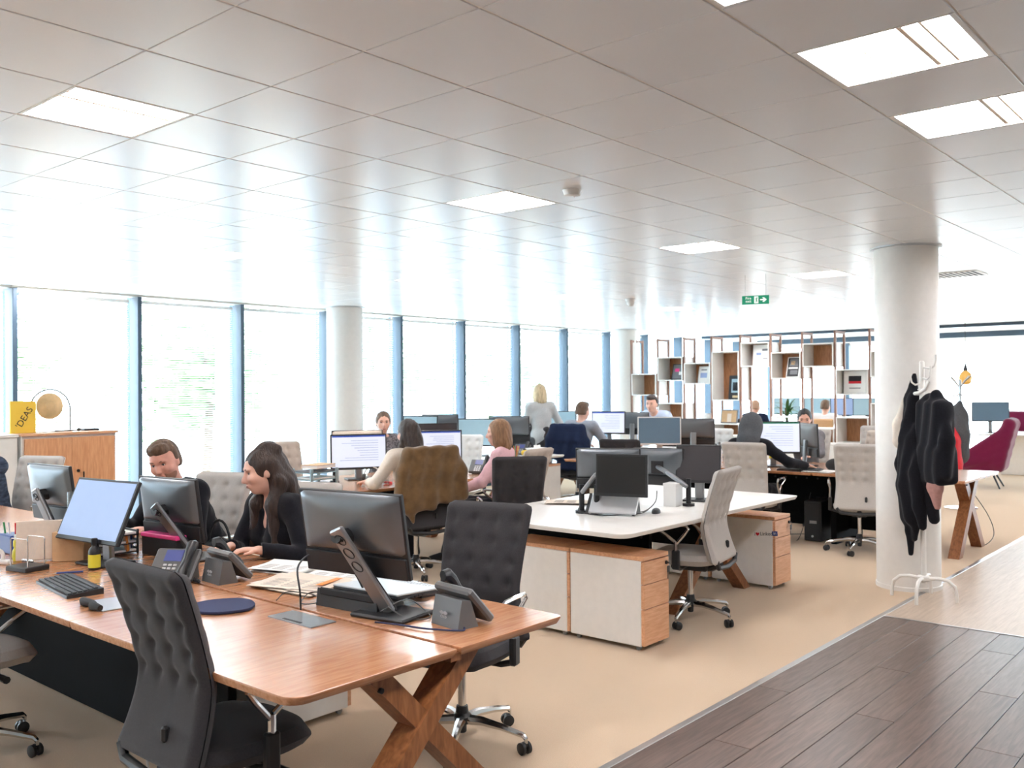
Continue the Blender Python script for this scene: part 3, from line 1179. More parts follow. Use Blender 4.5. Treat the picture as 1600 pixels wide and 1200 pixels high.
# R6: desk of the women by the left column (runs along the windows)
d6 = thing('bench_desk', 'oak desk shared by the woman with the olive jacket and the one in pink', 'desk', (0, 0, 0))
desk_top(d6, 4.75, 6.0, 6.12, 7.4, 'desk_wood', (0, 0, .03, .03))
desk_top(d6, 6.003, 7.2, 6.12, 7.4, 'desk_wood', (.03, .03, 0, 0))
trestle(d6, 4.95, 6.76, .45, axis='y')
trestle(d6, 7.0, 6.76, .45, axis='y')
panel_with_holes(d6, 6.76, 5.1, 6.9, .3, .69, axis='x')

# R4: desk of the two men at the windows
d4 = thing('bench_desk', 'dark topped desk between the man in grey and the leaning man', 'desk', (0, 0, 0))
desk_top(d4, 10.75, 11.85, 6.3, 9.0, 'white_laminate', (.03,) * 4)
trestle(d4, 11.3, 6.6, .4)
trestle(d4, 11.3, 8.6, .4)

# R8: desk behind the shelf, and R7 beside the purple armchair
d8 = thing('bench_desk', 'white desk with several monitors behind the open shelf', 'desk', (0, 0, 0))
desk_top(d8, 18.2, 19.5, 5.4, 9.2, 'white_laminate', (.03,) * 4)
trestle(d8, 18.85, 5.8, .42)
trestle(d8, 18.85, 8.8, .42)
d7 = thing('bench_desk', 'white desk with a dark screen behind the purple armchair', 'desk', (0, 0, 0))
desk_top(d7, 18.0, 19.4, 2.9, 5.2, 'white_laminate', (.03,) * 4)
obj('desk_cabinet', MB().span(18.3, 18.9, 3.6, 4.15, .0, .70, .01), 'white_paint', d7)
trestle(d7, 18.7, 4.9, .42)

# ------------------------------------------------------------------ pedestal drawer units
def pedestal(x0, y0, rz, label, wdt=.29, dep=.56, hgt=.575, sticker=False, key=True):
    """drawer fronts face -Y in local space; origin at the left front corner on the floor."""
    t = thing('drawer_pedestal', label, 'cabinet', (x0, y0, 0), rz, 'drawer pedestals')
    obj('body', MB().span(.002, wdt - .002, .03, dep, .03, hgt - .028, .004), 'white_paint', t)
    obj('side_panel', MB().span(0, .014, .024, dep, .028, hgt - .026, .005), 'white_paint', t)
    obj('cabinet_top', MB().span(0, wdt, .004, dep, hgt - .026, hgt, .003), 'drawer_wood', t)
    zs = [.032, .255, .405, hgt - .03]
    for k in range(3):
        dr = obj('drawer_front', MB().span(.004, wdt - .002, .002, .026, zs[k] + .002, zs[k + 1] - .002, .002), 'drawer_wood', t)
        if k == 2 and key:
            lk = MB().cyl((wdt - .035, .004, zs[3] - .035), (wdt - .035, -.006, zs[3] - .035), .012, n=12)
            obj('lock', lk, 'black_metal', dr)
            ky = MB().box((wdt - .035, -.014, zs[3] - .035), (.006, .02, .006), .001)
            ky.box((wdt - .035, -.016, zs[3] - .075), (.03, .006, .042), .008).box((wdt - .035, -.012, zs[3] - .115), (.006, .003, .04))
            obj('key', ky, 'black_plastic', dr)
    for (fx, fy) in ((.03, .06), (wdt - .03, .06), (.03, dep - .05), (wdt - .03, dep - .05)):
        obj('castor', MB().cyl((fx - .008, fy, .016), (fx + .008, fy, .016), .016, n=10).box((fx, fy, .028), (.01, .012, .012)), 'silver', t)
    return t

pedestal(4.735, 3.03, 0, 'white drawer cabinet with keys in its lock, under the white desk corner')
pedestal(4.735, 3.594, 0, 'white drawer cabinet, second in line behind the one with keys', key=False)
pd = pedestal(6.84, 3.16, 0, 'white drawer cabinet with an I love sticker on its side')
pedestal(6.84, 3.73, 0, 'white drawer cabinet behind the one with the sticker', key=False)
stx = frame_matrix((-.0015, .11, .425), (0, -1, .10), (0, .10, 1))
# sticker on the side panel: I (heart) Linked + boxed in
def side_text(s, size, m, y, z, align='LEFT'):
    return text_obj('sticker_letters', s, size, m, pd, frame_matrix((-.0015, y, z), (0, -1, .09), (0, .09, 1)), align=align)
side_text('i', .045, 'ink_grey', .178, .428)
side_text('Linked', .04, 'ink', .128, .433)
hb = MB()
hp = []
for k in range(24):
    a = 2 * PI * k / 24
    hx = .016 * math.sin(a) ** 3 * 1.0
    hz = .001 * (13 * math.cos(a) - 5 * math.cos(2 * a) - 2 * math.cos(3 * a) - math.cos(4 * a))
    hp.append((-hx, hz))
hb._add([(-.001, .150 + p[0], .430 + p[1]) for p in hp] + [(-.0018, .150 + p[0], .430 + p[1]) for p in hp],
        [tuple(range(24, 48))] + [(k, (k + 1) % 24, 24 + (k + 1) % 24, 24 + k) for k in range(24)])
obj('sticker_heart', hb, 'red', pd)
obj('sticker_box', MB().box((-.001, .003, .447), (.0012, .045, .036), .0, Matrix.Rotation(-.09, 3, 'X')), 'blue', pd)
text_obj('sticker_letters', 'in', .036, 'paper', pd, frame_matrix((-.0022, .003, .449), (0, -1, .09), (0, .09, 1)))
# ------------------------------------------------------------------ monitors (screen faces +X, origin on the desk)
def monitor(x, y, zc, deg, w, h, screen, label, tilt=8, style='stand', base=None, shell='monitor_shell', bezel='black_plastic', ui=None, ztop=TOP, rings=None, name='monitor'):
    """zc: screen centre height above the floor. base: local xy of the foot (stand) or of the pole (arm)."""
    t = thing(name, label, 'monitor', (x, y, ztop), math.radians(deg), 'computer monitors')
    zc = zc - ztop
    P = Matrix.Translation((0, 0, zc)) @ Matrix.Rotation(math.radians(-tilt), 4, 'Y')
    def place(m):
        m.M = P
        return m
    obj('bezel', place(MB()).box((0, 0, 0), (.018, w, h), .003), bezel, t)
    sc = obj('screen', place(MB()).box((.0095, 0, .004), (.002, w - .026, h - .034)), screen, t)
    if ui:
        u = place(MB())
        if ui in ('doc', 'sheet'):
            obj('title_bar', place(MB()).box((.011, 0, h / 2 - .02), (.0008, w - .03, .014)), 'screen_green' if ui == 'sheet' else 'screen_bar', sc)
            q = random.Random(int(x * 100 + y * 10))
            for k in range(9):
                l = (w - .12) * (.4 + .5 * q.random())
                u.box((.0109, (w - .12) / 2 - l / 2 - .02, h / 2 - .06 - k * (h - .1) / 10), (.0006, l, .004))
            obj('text_lines', u, 'screen_text', sc)
    # back shell, swelling towards the middle
    def shell_fn(u_, v_):
        yy, zz = u_ * 2 - 1, v_ * 2 - 1
        k = max(abs(yy), abs(zz))
        d = .012 + .030 * max(0, 1 - k ** 2.2) ** .6
        return (-d if k < .999 else -.004, yy * (w / 2 - .003), zz * (h * .36) + h * .135)
    obj('back_shell', place(MB()).grid(21, 17, shell_fn, flip=True), shell, t, angle=50)
    obj('back_band', place(MB()).box((-.012, 0, -h * .365), (.016, w - .01, h * .25), .003), 'black_plastic', t)
    obj('vent_slot', place(MB()).box((-.0135, 0, h * .5 - .024), (.006, w * .72, .0045)), 'black_matte', t)
    if style == 'stand':
        bx, by = base or (.04, 0)
        obj('stand_foot', MB().box((bx, by, .008), (.20, .26, .016), .006), 'black_plastic', t)
        nk = MB()
        top = Vector((-.105, 0, zc + .03))
        bot = Vector((bx - .02, by, .012))
        up = Vector((1, 0, .4))
        nk.beam(bot, top, .075, .020, .006, up=up)
        o = obj('stand_neck', nk, 'silver', t)
        obj('neck_rear', MB().beam(bot + Vector((.018, 0, 0)), top + Vector((.018, 0, -.02)), .066, .018, .005, up=up), 'black_plastic', t)
        rg = MB()
        d = (bot - top).normalized()
        for f in (rings or (.05,)):
            c = top + d * f + Vector((-.0125, 0, 0))
            n = d.cross(Vector((0, 1, 0))).normalized()
            ring = [c + (Vector((0, 1, 0)) * math.cos(a) + d * math.sin(a)) * .022 for a in [2 * PI * k / 20 for k in range(20)]]
            rg.tube(ring, .0022, 5, closed=True)
            for kx in (-.011, -.004, .003, .010) if f == .05 else ():
                rg.box(c + Vector((0, kx, 0)), (.003, .004, .010))
        obj('round_badge', rg, 'black_metal', o)
        obj('hinge', MB().tube([top + Vector((0.0, 0, -.03)), (-.03, 0, zc - .005)], [.026, .034], 10), 'black_plastic', t)
    elif style == 'short':
        obj('stand_foot', MB().box((-.04, 0, .007), (.19, .24, .014), .006), 'black_plastic', t)
        obj('stand_neck', MB().beam((-.06, 0, .01), (-.045, 0, zc), .07, .03, .008, up=(1, 0, 0)), 'silver' if shell != 'white_plastic' else 'white_plastic', t)
    elif style == 'arm':
        bx, by = base
        a = MB().cyl((bx, by, 0), (bx, by, .02), .045, .045, 14).cyl((bx, by, .02), (bx, by, .20), .019, n=12)
        obj('arm_pole', a, 'black_metal', t)
        mid = Vector(((bx - .1) * .5, by * .45 + .0, zc * .62 + .02))
        el = Vector((bx - .02, by, .14))
        obj('arm_link', MB().beam(el, mid + Vector((-.06, 0, .06)), .03, .04, .008, up=(1, 0, .01)), 'silver', t)
        obj('arm_link', MB().beam(mid + Vector((-.06, 0, .06)), (-.03, 0, zc), .03, .035, .008, up=(1, 0, .01)), 'silver', t)
        obj('mount_plate', place(MB()).box((-.035, 0, 0), (.02, .1, .1), .004), 'black_plastic', t)
    return t

monitor(2.31, 2.80, 1.045, 9, .52, .335, 'screen_dim', 'largest monitor in front, its grey back turned to the viewer', tilt=10, base=(.045, -.15), rings=(.05, .11, .17))
monitor(2.50, 4.52, .985, 7, .48, .33, 'screen_dim', 'monitor seen from behind, in front of the man in the black shirt', tilt=8, base=(.03, -.16))
monitor(2.30, 5.48, 1.02, 4, .48, .33, 'screen_dim', 'monitor seen from behind, standing before the wooden cabinet', tilt=8, base=(.0, -.10))
monitor(2.14, 4.58, 1.005, 187, .52, .325, 'screen_blue', 'tilted monitor with an empty pale blue screen', tilt=24, style='short')
monitor(1.93, 5.82, 1.03, 205, .50, .33, 'screen_blue', 'monitor cut off by the left edge of the picture', tilt=4, style='short')
# white desk, on arms
monitor(5.20, 3.50, 1.01, 196, .365, .285, 'screen_black', 'black screen on an arm, facing the viewer over the white desk', tilt=2, style='arm', base=(-.06, -.20))
monitor(5.42, 3.76, 1.03, 30, .46, .30, 'screen_dim', 'grey monitor half hidden behind the black screen, turned away', tilt=14, style='arm', base=(-.20, .17))
monitor(6.24, 3.50, 1.02, 200, .34, .29, 'screen_dim', 'dark screen behind the white carton, right of the black one', tilt=10, style='short')
monitor(6.16, 3.80, .99, 14, .40, .29, 'screen_dim', 'grey monitor seen from behind between the two dark screens', tilt=4, style='arm', base=(-.3, -.32))
# desk by the left column
monitor(5.52, 6.62, 1.03, 240, .52, .325, 'screen_white', 'white lit screen with a blue title bar, left of the woman in cream', tilt=4, style='arm', base=(-.16, -.20), ui='doc')
monitor(5.80, 6.98, 1.05, 62, .50, .32, 'screen_dim', 'monitor seen from behind, just behind the white lit screen', tilt=2, style='short', shell='paper_warm')
monitor(6.46, 6.52, 1.05, 232, .46, .29, 'screen_white', 'white lit screen half hidden by the woman in cream', tilt=4, style='short', ui='doc')
monitor(6.80, 6.95, 1.08, 238, .52, .33, 'screen_dim', 'dark topped monitor behind the screen of the woman in cream', tilt=2, style='short')
# white desk near the windows
monitor(8.30, 8.72, 1.09, 200, .50, .34, 'screen_pale', 'pale teal screen near the windows, leftmost of four in a row', tilt=6, style='short')
monitor(8.70, 8.75, 1.10, 30, .50, .34, 'screen_dim', 'grey monitor seen from behind near the windows, second of four', tilt=6, style='short')
monitor(8.72, 8.10, 1.04, 205, .52, .36, 'screen_pale', 'pale teal screen near the windows, third of four in a row', tilt=2, style='short')
monitor(9.30, 8.05, 1.06, 25, .56, .36, 'screen_dim', 'grey monitor seen from behind left of the tissue box', tilt=6, style='short')
# men at the windows
monitor(11.05, 7.66, 1.10, 200, .50, .33, 'screen_white', 'white screen in front of the man in the grey shirt', tilt=3, style='short', ui='doc')
monitor(11.46, 7.50, 1.08, 12, .50, .33, 'screen_dim', 'grey monitor seen from behind in front of the leaning man', tilt=4, style='short')
monitor(11.1, 8.55, 1.10, 195, .48, .32, 'screen_pale', 'pale blue screen behind the standing blond woman', tilt=3, style='short')
monitor(9.42, 5.80, 1.09, 213, .51, .335, 'screen_slate', 'slate blue screen in a white frame', tilt=4, style='short', shell='white_plastic', bezel='white_plastic')
monitor(9.92, 5.62, 1.06, 22, .50, .33, 'screen_dim', 'monitor seen from behind, right of the white framed screen', tilt=5, style='short')
# hooded person
monitor(9.42, 4.36, 1.055, 212, .56, .35, 'screen_white', 'white spreadsheet screen with a green title bar', tilt=3, style='short', ui='sheet')
monitor(9.80, 4.12, 1.02, -46, .50, .36, 'screen_dim', 'monitor seen edge-on, hiding the face of the woman in grey', tilt=3, style='short', shell='grey_plastic')
# behind the shelf
for (x, y, a, s, l) in ((18.7, 8.35, 205, 'screen_pale', 'pale screen behind the shelf, right of the potted plant'), (18.8, 7.72, 200, 'screen_pale', 'pale blue screen behind the shelf, left of the man in white'),
                        (18.5, 7.05, 215, 'screen_blue', 'bright blue screen behind the shelf, right of the man in white'), (18.6, 6.62, 200, 'screen_pale', 'pale screen behind the shelf, under the poster of bars')):
    monitor(x, y, 1.19, a, .54, .36, s, l, tilt=3, style='short')
monitor(18.5, 4.35, 1.12, 200, .62, .36, 'screen_slate', 'dark screen standing behind the purple armchair', tilt=3, style='short')

# ------------------------------------------------------------------ desk phones (keys face +X)
def phone(x, y, deg, label, z=TOP, logo=False):
    t = thing('desk_phone', label, 'telephone', (x, y, z), math.radians(deg), 'desk telephones')
    prof = [(-.075, 0), (.02, 0), (-.015, .10), (-.055, .105)]          # stand wedge
    m = MB()
    vs = [(px, yy, pz) for yy in (-.085, .075) for (px, pz) in prof]
    m._add(vs, [(0, 1, 2, 3), (7, 6, 5, 4), (0, 4, 5, 1), (1, 5, 6, 2), (2, 6, 7, 3), (3, 7, 4, 0)])
    st = obj('phone_stand', m, 'grey_plastic', t)
    T = Matrix.Translation((.03, 0, .075)) @ Matrix.Rotation(math.radians(-42), 4, 'Y')
    b = MB(); b.M = T
    b.box((0, 0.012, 0), (.03, .215, .165), .008)
    obj('phone_body', b, 'grey_plastic', t)
    l = MB(); l.M = T
    l.box((.016, .0, .04), (.003, .085, .058))
    obj('phone_display', l, 'phone_lcd', t)
    k = MB(); k.M = T
    for r in range(4):
        for c in range(3):
            k.box((.017, .022 - c * .024, -.010 - r * .018), (.005, .018, .012), .002)
    obj('phone_keys', k, 'silver_light', t)
    hs = MB(); hs.M = T
    hs.tube([(.03, .088, .092), (.045, .088, .08), (.05, .088, .05), (.044, .088, 0), (.05, .088, -.05), (.045, .088, -.08), (.03, .088, -.092)],
            [.02, .026, .021, .017, .021, .026, .02], 10)
    h = obj('handset', hs, 'black_plastic', t)
    cd = MB()
    pts = []
    for q in range(60):
        f = q / 59
        pts.append((.02 + .05 * math.sin(f * 3) + .006 * math.cos(q * 1.3), .10 + .05 * math.sin(f * PI), .012 + .006 * math.sin(q * 1.3) + .0))
    cd.tube(pts, .0035, 5)
    obj('coiled_cord', cd, 'black_plastic', h)
    if logo:
        lg = MB()
        for q, hh in enumerate((.006, .010, .014, .010, .006, .010, .014, .010, .006)):
            lg.box((-.0775, -.024 + q * .005, .052), (.002, .0028, hh))
        obj('bar_emblem', lg, 'silver_light', st)
        text_obj('emblem_letters', 'CISCO', .012, 'silver_light', st, frame_matrix((-.0775, -.004, .037), (0, -1, 0), (0, 0, 1)))
    return t

phone(2.455, 2.375, -8, 'dark desk phone at the right end of the oak desk', logo=True)
phone(2.33, 3.74, -4, 'dark desk phone left of the papers, its back to the viewer', logo=True)
phone(2.19, 3.92, 212, 'grey desk phone with a lit display and handset, behind the nearest chair')
phone(6.95, 6.42, 200, 'desk phone between the olive jacket and the woman in pink')
phone(9.45, 3.42, 190, 'desk phone with a pink tag on the desk left of the column')
phone(9.75, 3.05, 200, 'desk phone half hidden behind the grey chair at the column')
phone(9.2, 7.75, 200, 'small desk phone on the white desk, behind the head of the woman in pink')

# ------------------------------------------------------------------ keyboards, mice, pads
def keyboard(x, y, deg, label, material='black_plastic', keys='key_grey', z=TOP, l=.44, w=.15):
    t = thing('keyboard', label, 'keyboard', (x, y, z), math.radians(deg), 'keyboards')
    m = MB()
    m._add([(-w / 2, -l / 2, 0), (w / 2, -l / 2, 0), (w / 2, l / 2, 0), (-w / 2, l / 2, 0), (-w / 2, -l / 2, .012), (w / 2, -l / 2, .026), (w / 2, l / 2, .026), (-w / 2, l / 2, .012)],
           [(3, 2, 1, 0), (4, 5, 6, 7), (0, 1, 5, 4), (1, 2, 6, 5), (2, 3, 7, 6), (3, 0, 4, 7)])
    b = obj('keyboard_body', m, material, t)
    k = MB()
    for r in range(6):
        xr = -w / 2 + .016 + r * (w - .03) / 5.6
        zz = .012 + (xr + w / 2) / w * .014 + .004
        yy = -l / 2 + .012
        while yy < l / 2 - .02:
            big = .10 if (r == 0 and abs(yy + .03) < .01) else .0165
            k.box((xr, yy + big / 2, zz), (.0165, big - .003, .007), .0015)
            yy += big + .0025
    tag(obj('keys', k, keys, b), kind='stuff')
    return t
keyboard(1.80, 4.13, -7, 'slim black keyboard on the near side of the oak desk')
keyboard(2.735, 2.99, 176, 'black keyboard behind the closed laptop', keys='silver_light')
keyboard(9.15, 3.95, 5, 'black keyboard of the hooded person')

def mouse(x, y, deg, label, z=TOP):
    m = MB()
    def fn(u, v):
        a, s = u * 2 * PI, v
        r = math.sin(s * PI / 2)
        return (.055 * r * math.cos(a), .03 * r * math.sin(a) * (1 - .1 * math.cos(a)), .036 * math.cos(s * PI / 2) ** .7)
    m.grid(17, 8, fn)
    t = thing('computer_mouse', label, 'mouse', (x, y, z), math.radians(deg), 'computer mice')
    obj('mouse_body', m, 'black_plastic', t, angle=80)
    obj('scroll_wheel', MB().cyl((.03, -.004, .027), (.03, .004, .027), .008, n=10), 'grey_plastic', t)
mouse(1.90, 3.66, 10, 'black mouse half hidden by the nearest chair')
mouse(5.47, 3.40, 200, 'black mouse at the foot of the screen arm on the white desk')
mouse(6.55, 6.3, 80, 'black mouse beside the hand of the woman in pink')

tag(obj('mouse_pad', MB().prism([(.11 * math.cos(a) * (1 + .12 * math.cos(2 * a)), .13 * math.sin(a)) for a in [2 * PI * k / 28 for k in range(28)]], 0, .012, ch=.004), 'navy_pad',
        loc=(2.03, 3.27, TOP + .001), rz=.3), 'rounded navy mouse pad beside the nearest chair', 'mouse pad')
mp = thing('wrist_pad', 'grey mouse pad with a black wrist rest on the oak desk', 'mouse pad', (1.80, 3.68, TOP + .001), -.1)
obj('pad_sheet', MB().span(-.10, .12, -.11, .11, 0, .004, .001), 'silver_light', mp)
obj('wrist_rest', MB().tube([(-.105, -.10, .014), (-.115, -.05, .017), (-.10, 0, .015), (-.115, .05, .017), (-.105, .10, .014)], [.012, .018, .015, .018, .012], 10), 'black_matte', mp)

# ------------------------------------------------------------------ laptops, docks, papers
lp = thing('laptop', 'closed silver laptop in a dock behind the large monitor', 'laptop', (2.50, 2.86, TOP), .08)
obj('laptop_base', MB().box((0.02, 0, .045), (.24, .36, .016), .004, Matrix.Rotation(.06, 3, 'Y')), 'black_plastic', lp)
obj('laptop_lid', MB().box((0.02, 0, .057), (.24, .36, .009), .003, Matrix.Rotation(.06, 3, 'Y')), 'silver_light', lp)
po = MB()
for k in range(6):
    po.box((-.06 + k * .022, -.181, .044), (.013, .003, .007))
obj('ports', po, 'black_matte', lp)
dk = thing('docking_station', 'black docking station under the closed laptop', 'dock', (2.36, 2.86, TOP), .08)
m = MB()
m._add([(-.05, -.17, 0), (.10, -.17, 0), (.10, .17, 0), (-.05, .17, 0), (-.045, -.165, .07), (.02, -.165, .055), (.02, .165, .055), (-.045, .165, .07), (.1, -.17, .03), (.1, .17, .03)],
       [(3, 2, 1, 0), (4, 5, 6, 7), (0, 1, 8, 5, 4), (5, 8, 9, 6), (2, 3, 7, 6, 9), (3, 0, 4, 7), (1, 2, 9, 8)])
obj('dock_body', m, 'black_plastic', dk, angle=20)
obj('dock_ridge', MB().box((-.045, .0, .06), (.012, .3, .03), .005), 'black_matte', dk)

def sheet_stack(x, y, deg, n, sx, sy, label, z=TOP, material='paper', printed=True, name='paper_stack', seed=1):
    t = thing(name, label, 'papers', (x, y, z), math.radians(deg))
    q = random.Random(seed)
    zz = .001
    for k in range(n):
        th = .0015 + q.random() * .003
        m = MB()
        bend = q.uniform(0, .012)
        ox, oy, r = q.uniform(-.02, .02), q.uniform(-.02, .02), q.uniform(-.2, .2)
        R = Matrix.Rotation(r, 3, 'Z')
        def fn(u, v):
            p = R @ Vector(((u - .5) * sx, (v - .5) * sy, 0))
            return (p.x + ox, p.y + oy, zz + th + bend * max(0, u - .55) ** 2 * 4)
        def fn2(u, v):
            p = fn(u, v)
            return (p[0], p[1], p[2] - th)
        m.grid(6, 2, fn).grid(6, 2, fn2, flip=True)
        o = obj('sheet', m, material, t)
        if printed and k == n - 1:
            l = MB()
            for j in range(9):
                for c in range(3):
                    w_ = sx * .07 * (.6 + .4 * q.random())
                    p = R @ Vector(((j - 4) * sx * .085, (c - 1) * sy * .28, 0))
                    l.box((p.x + ox, p.y + oy, zz + th + .0006), (.004, sy * .2, .0004), 0, R)
            obj('print_lines', l, 'ink_grey', o)
        zz += th
    return t
sheet_stack(2.66, 3.72, 10, 6, .21, .30, 'loose stack of white papers before the woman in black', seed=3)
sheet_stack(2.74, 3.42, 25, 2, .21, .30, 'single printed sheet behind the folded newspaper', seed=8)
nw = sheet_stack(2.47, 3.36, 12, 5, .26, .38, 'folded newspaper with an orange column on the oak desk', material='paper_warm', name='newspaper', seed=4)
obj('orange_column', MB().box((.06, -.11, .0215), (.16, .035, .0006), 0, Matrix.Rotation(.1, 3, 'Z')), 'orange', nw)
sheet_stack(5.55, 4.20, 30, 3, .22, .34, 'crumpled newspaper at the far corner of the white desk', material='paper_warm', name='newspaper', seed=5)
sheet_stack(9.13, 3.75, 10, 2, .21, .30, 'white papers under the arm of the hooded person', printed=False, seed=6)
sheet_stack(9.12, 3.30, -5, 2, .21, .30, 'white sheet on the oak desk beside the grey chair at the column', printed=False, seed=7)
sheet_stack(2.62, 5.9, 5, 8, .24, .32, 'pile of white papers in front of the wooden cabinet', printed=False, seed=9)

l2 = thing('laptop_stand', 'silver laptop leaning on a stand below the black screen', 'laptop', (5.27, 3.62, TOP), math.radians(200))
obj('laptop_slab', MB().box((.03, .02, .085), (.018, .33, .22), .005, Matrix.Rotation(math.radians(-50), 3, 'Y')), 'silver_light', l2)
st = MB()
st._add([(-.10, -.02, 0), (.08, -.02, 0), (-.05, -.02, .13), (-.10, .0, 0), (.08, .0, 0), (-.05, .0, .13)], [(2, 1, 0), (3, 4, 5), (0, 1, 4, 3), (1, 2, 5, 4), (2, 0, 3, 5)])
st2 = MB(); st2.v = [(a, b - .16, c) for a, b, c in st.v]; st2.f = list(st.f)
obj('stand_side', st2, 'black_plastic', l2)
st3 = MB(); st3.v = [(a, b + .17, c) for a, b, c in st.v]; st3.f = list(st.f)
obj('stand_side', st3, 'black_plastic', l2)

wc = thing('white_carton', 'tall white carton on the white desk, beside the grey chair', 'box', (5.90, 3.52, TOP), .15)
obj('carton_body', MB().box((0, 0, .075), (.13, .10, .15), .003), 'white_plastic', wc)
obj('carton_lid', MB().box((0, 0, .158), (.134, .104, .02), .003), 'white_plastic', wc)

# cables on the desks
def cable(pts, r, label, material='black_plastic', n=8, group='cables'):
    pts = [Vector(p) for p in pts]
    out = []
    for i in range(len(pts) - 1):
        p0, p1, p2, p3 = pts[max(i - 1, 0)], pts[i], pts[i + 1], pts[min(i + 2, len(pts) - 1)]
        for k in range(n):
            t = k / n
            out.append(.5 * ((2 * p1) + (-p0 + p2) * t + (2 * p0 - 5 * p1 + 4 * p2 - p3) * t * t + (-p0 + 3 * p1 - 3 * p2 + p3) * t ** 3))
    out.append(pts[-1])
    return tag(obj('cable', MB().tube(out, r, 6), material), label, 'cable', group)
cable([(2.22, 3.02, .70), (2.215, 3.02, .80), (2.23, 3.05, .90), (2.30, 3.02, .945), (2.38, 2.93, .90), (2.42, 2.88, .80)], .004, 'black cable arching up from the desk slot to the dock')
cable([(2.24, 2.60, .745), (2.28, 2.50, .742), (2.30, 2.40, .742), (2.36, 2.28, .742), (2.40, 2.30, .742), (2.41, 2.34, .75)], .0035, 'violet cable running to the desk phone at the end', 'navy_pad')
cable([(2.23, 3.2, .74), (2.30, 3.22, .76), (2.36, 3.12, .75), (2.30, 3.02, .745), (2.25, 3.06, .745), (2.33, 3.10, .77), (2.38, 3.0, .76)], .002, 'thin looped wires beside the dock')
cable([(2.32, 2.66, .76), (2.40, 2.60, .80), (2.46, 2.56, .75), (2.42, 2.50, .742), (2.36, 2.55, .742), (2.33, 2.63, .78)], .0025, 'grey cable loop at the foot of the large monitor', 'grey_plastic')
cable([(5.09, 3.78, .78), (5.05, 3.74, .76), (5.10, 3.62, .742), (5.2, 3.52, .742), (5.35, 3.45, .742), (5.5, 3.48, .75)], .004, 'black cables between the two screen arms on the white desk')
cable([(5.50, 3.50, .86), (5.42, 3.55, .82), (5.38, 3.52, .745), (5.5, 3.5, .742), (5.56, 3.46, .80), (5.55, 3.44, .88)], .0035, 'tangled black cables at the right screen arm')
cable([(1.62, 3.05, .69), (1.60, 3.07, .4), (1.66, 3.12, .12), (1.85, 3.3, .012), (1.95, 3.6, .012), (1.8, 3.75, .012), (1.7, 3.5, .012)], .004, 'pale cable hanging under the oak desk to the floor', 'silver_light')
cable([(1.75, 3.9, .012), (1.65, 3.6, .012), (1.5, 3.35, .012), (1.55, 3.15, .012), (1.40, 3.05, .012)], .003, 'thin white cable lying on the carpet under the oak desk', 'silver_light')
cable([(9.3, 3.9, .5), (9.2, 4.0, .012), (9.35, 4.3, .012), (9.6, 4.1, .012)], .004, 'black cable on the carpet beside the computer tower')
cable([(10.1, 2.6, .6), (10.25, 2.45, .3), (10.3, 2.40, .1), (10.1, 2.42, .012), (9.95, 2.5, .012)], .004, 'black cable hanging at the far desk leg beside the column')
# ------------------------------------------------------------------ small things on the oak desk
nc = thing('newtons_cradle', 'newton cradle with steel balls on a dark plinth', 'desk toy', (1.86, 4.72, TOP), .25)
obj('plinth', MB().box((0, 0, .012), (.13, .15, .024), .004), 'black_plastic', nc)
for s in (-.045, .045):
    obj('wire_frame', MB().tube([(s, -.062, .024), (s, -.062, .15), (s, -.055, .157), (s, .055, .157), (s, .062, .15), (s, .062, .024)], .0028, 6), 'chrome', nc)
for k in range(5):
    y = -.032 + k * .016
    b = obj('steel_ball', MB().ell((0, y, .045), (.008, .008, .008), 10, 8), 'chrome', nc)
    obj('string', MB().tube([(-.045, y, .155), (0, y, .05), (.045, y, .155)], .0005, 4), 'silver_light', b)

ev = thing('envelope', 'large pale envelope with a stamp, propped on a carton', 'envelope', (2.02, 4.92, TOP), math.radians(58))
obj('envelope_sheet', MB().box((0, 0, .105), (.022, .26, .20), .004, Matrix.Rotation(.10, 3, 'Y')), 'paper_warm', ev)
obj('stamp', MB().box((-.004, -.095, .175), (.004, .03, .032), 0, Matrix.Rotation(.10, 3, 'Y')), 'orange', ev)
g = MB()
for r in range(4):
    for c in range(2):
        g.box((-.012 - r * -.0, -.080 - c * .022, .06 + r * .021), (.006, .014, .015), 0, Matrix.Rotation(.10, 3, 'Y'))
obj('label_squares', g, 'blue', ev)
bx = thing('carton', 'small brown carton behind the envelope', 'box', (2.13, 4.83, TOP), .75)
obj('carton_body', MB().box((0.02, 0, .075), (.18, .16, .15), .003), 'card', bx)
obj('carton_tape', MB().box((.02, 0, .1505), (.18, .03, .001)), 'paper_warm', bx)

bt = thing('bottle', 'dark bottle with a yellow label behind the nearest chair', 'bottle', (2.07, 4.47, TOP), 0)
obj('bottle_glass', MB().lathe([(.026, 0), (.028, .004), (.028, .085), (.024, .10), (.012, .115), (.012, .125)], 18), 'black_plastic', bt)
obj('bottle_label', MB().lathe([(.0287, .012), (.0287, .075)], 18), 'yellow_label', bt)
obj('bottle_cap', MB().lathe([(.015, .122), (.015, .15), (.012, .152)], 14), 'black_matte', bt)
def pen(x, y, deg, material, label, z=TOP):
    t = thing('pen', label, 'pen', (x, y, z + .005), math.radians(deg), 'pens')
    obj('barrel', MB().tube([(-.06, 0, 0), (.055, 0, 0)], .0045, 8), material, t)
    obj('tip', MB().tube([(.055, 0, 0), (.07, 0, 0)], [.004, .001], 8), 'silver', t)
pen(1.95, 4.47, 150, 'blue', 'blue pen lying before the yellow labelled bottle')

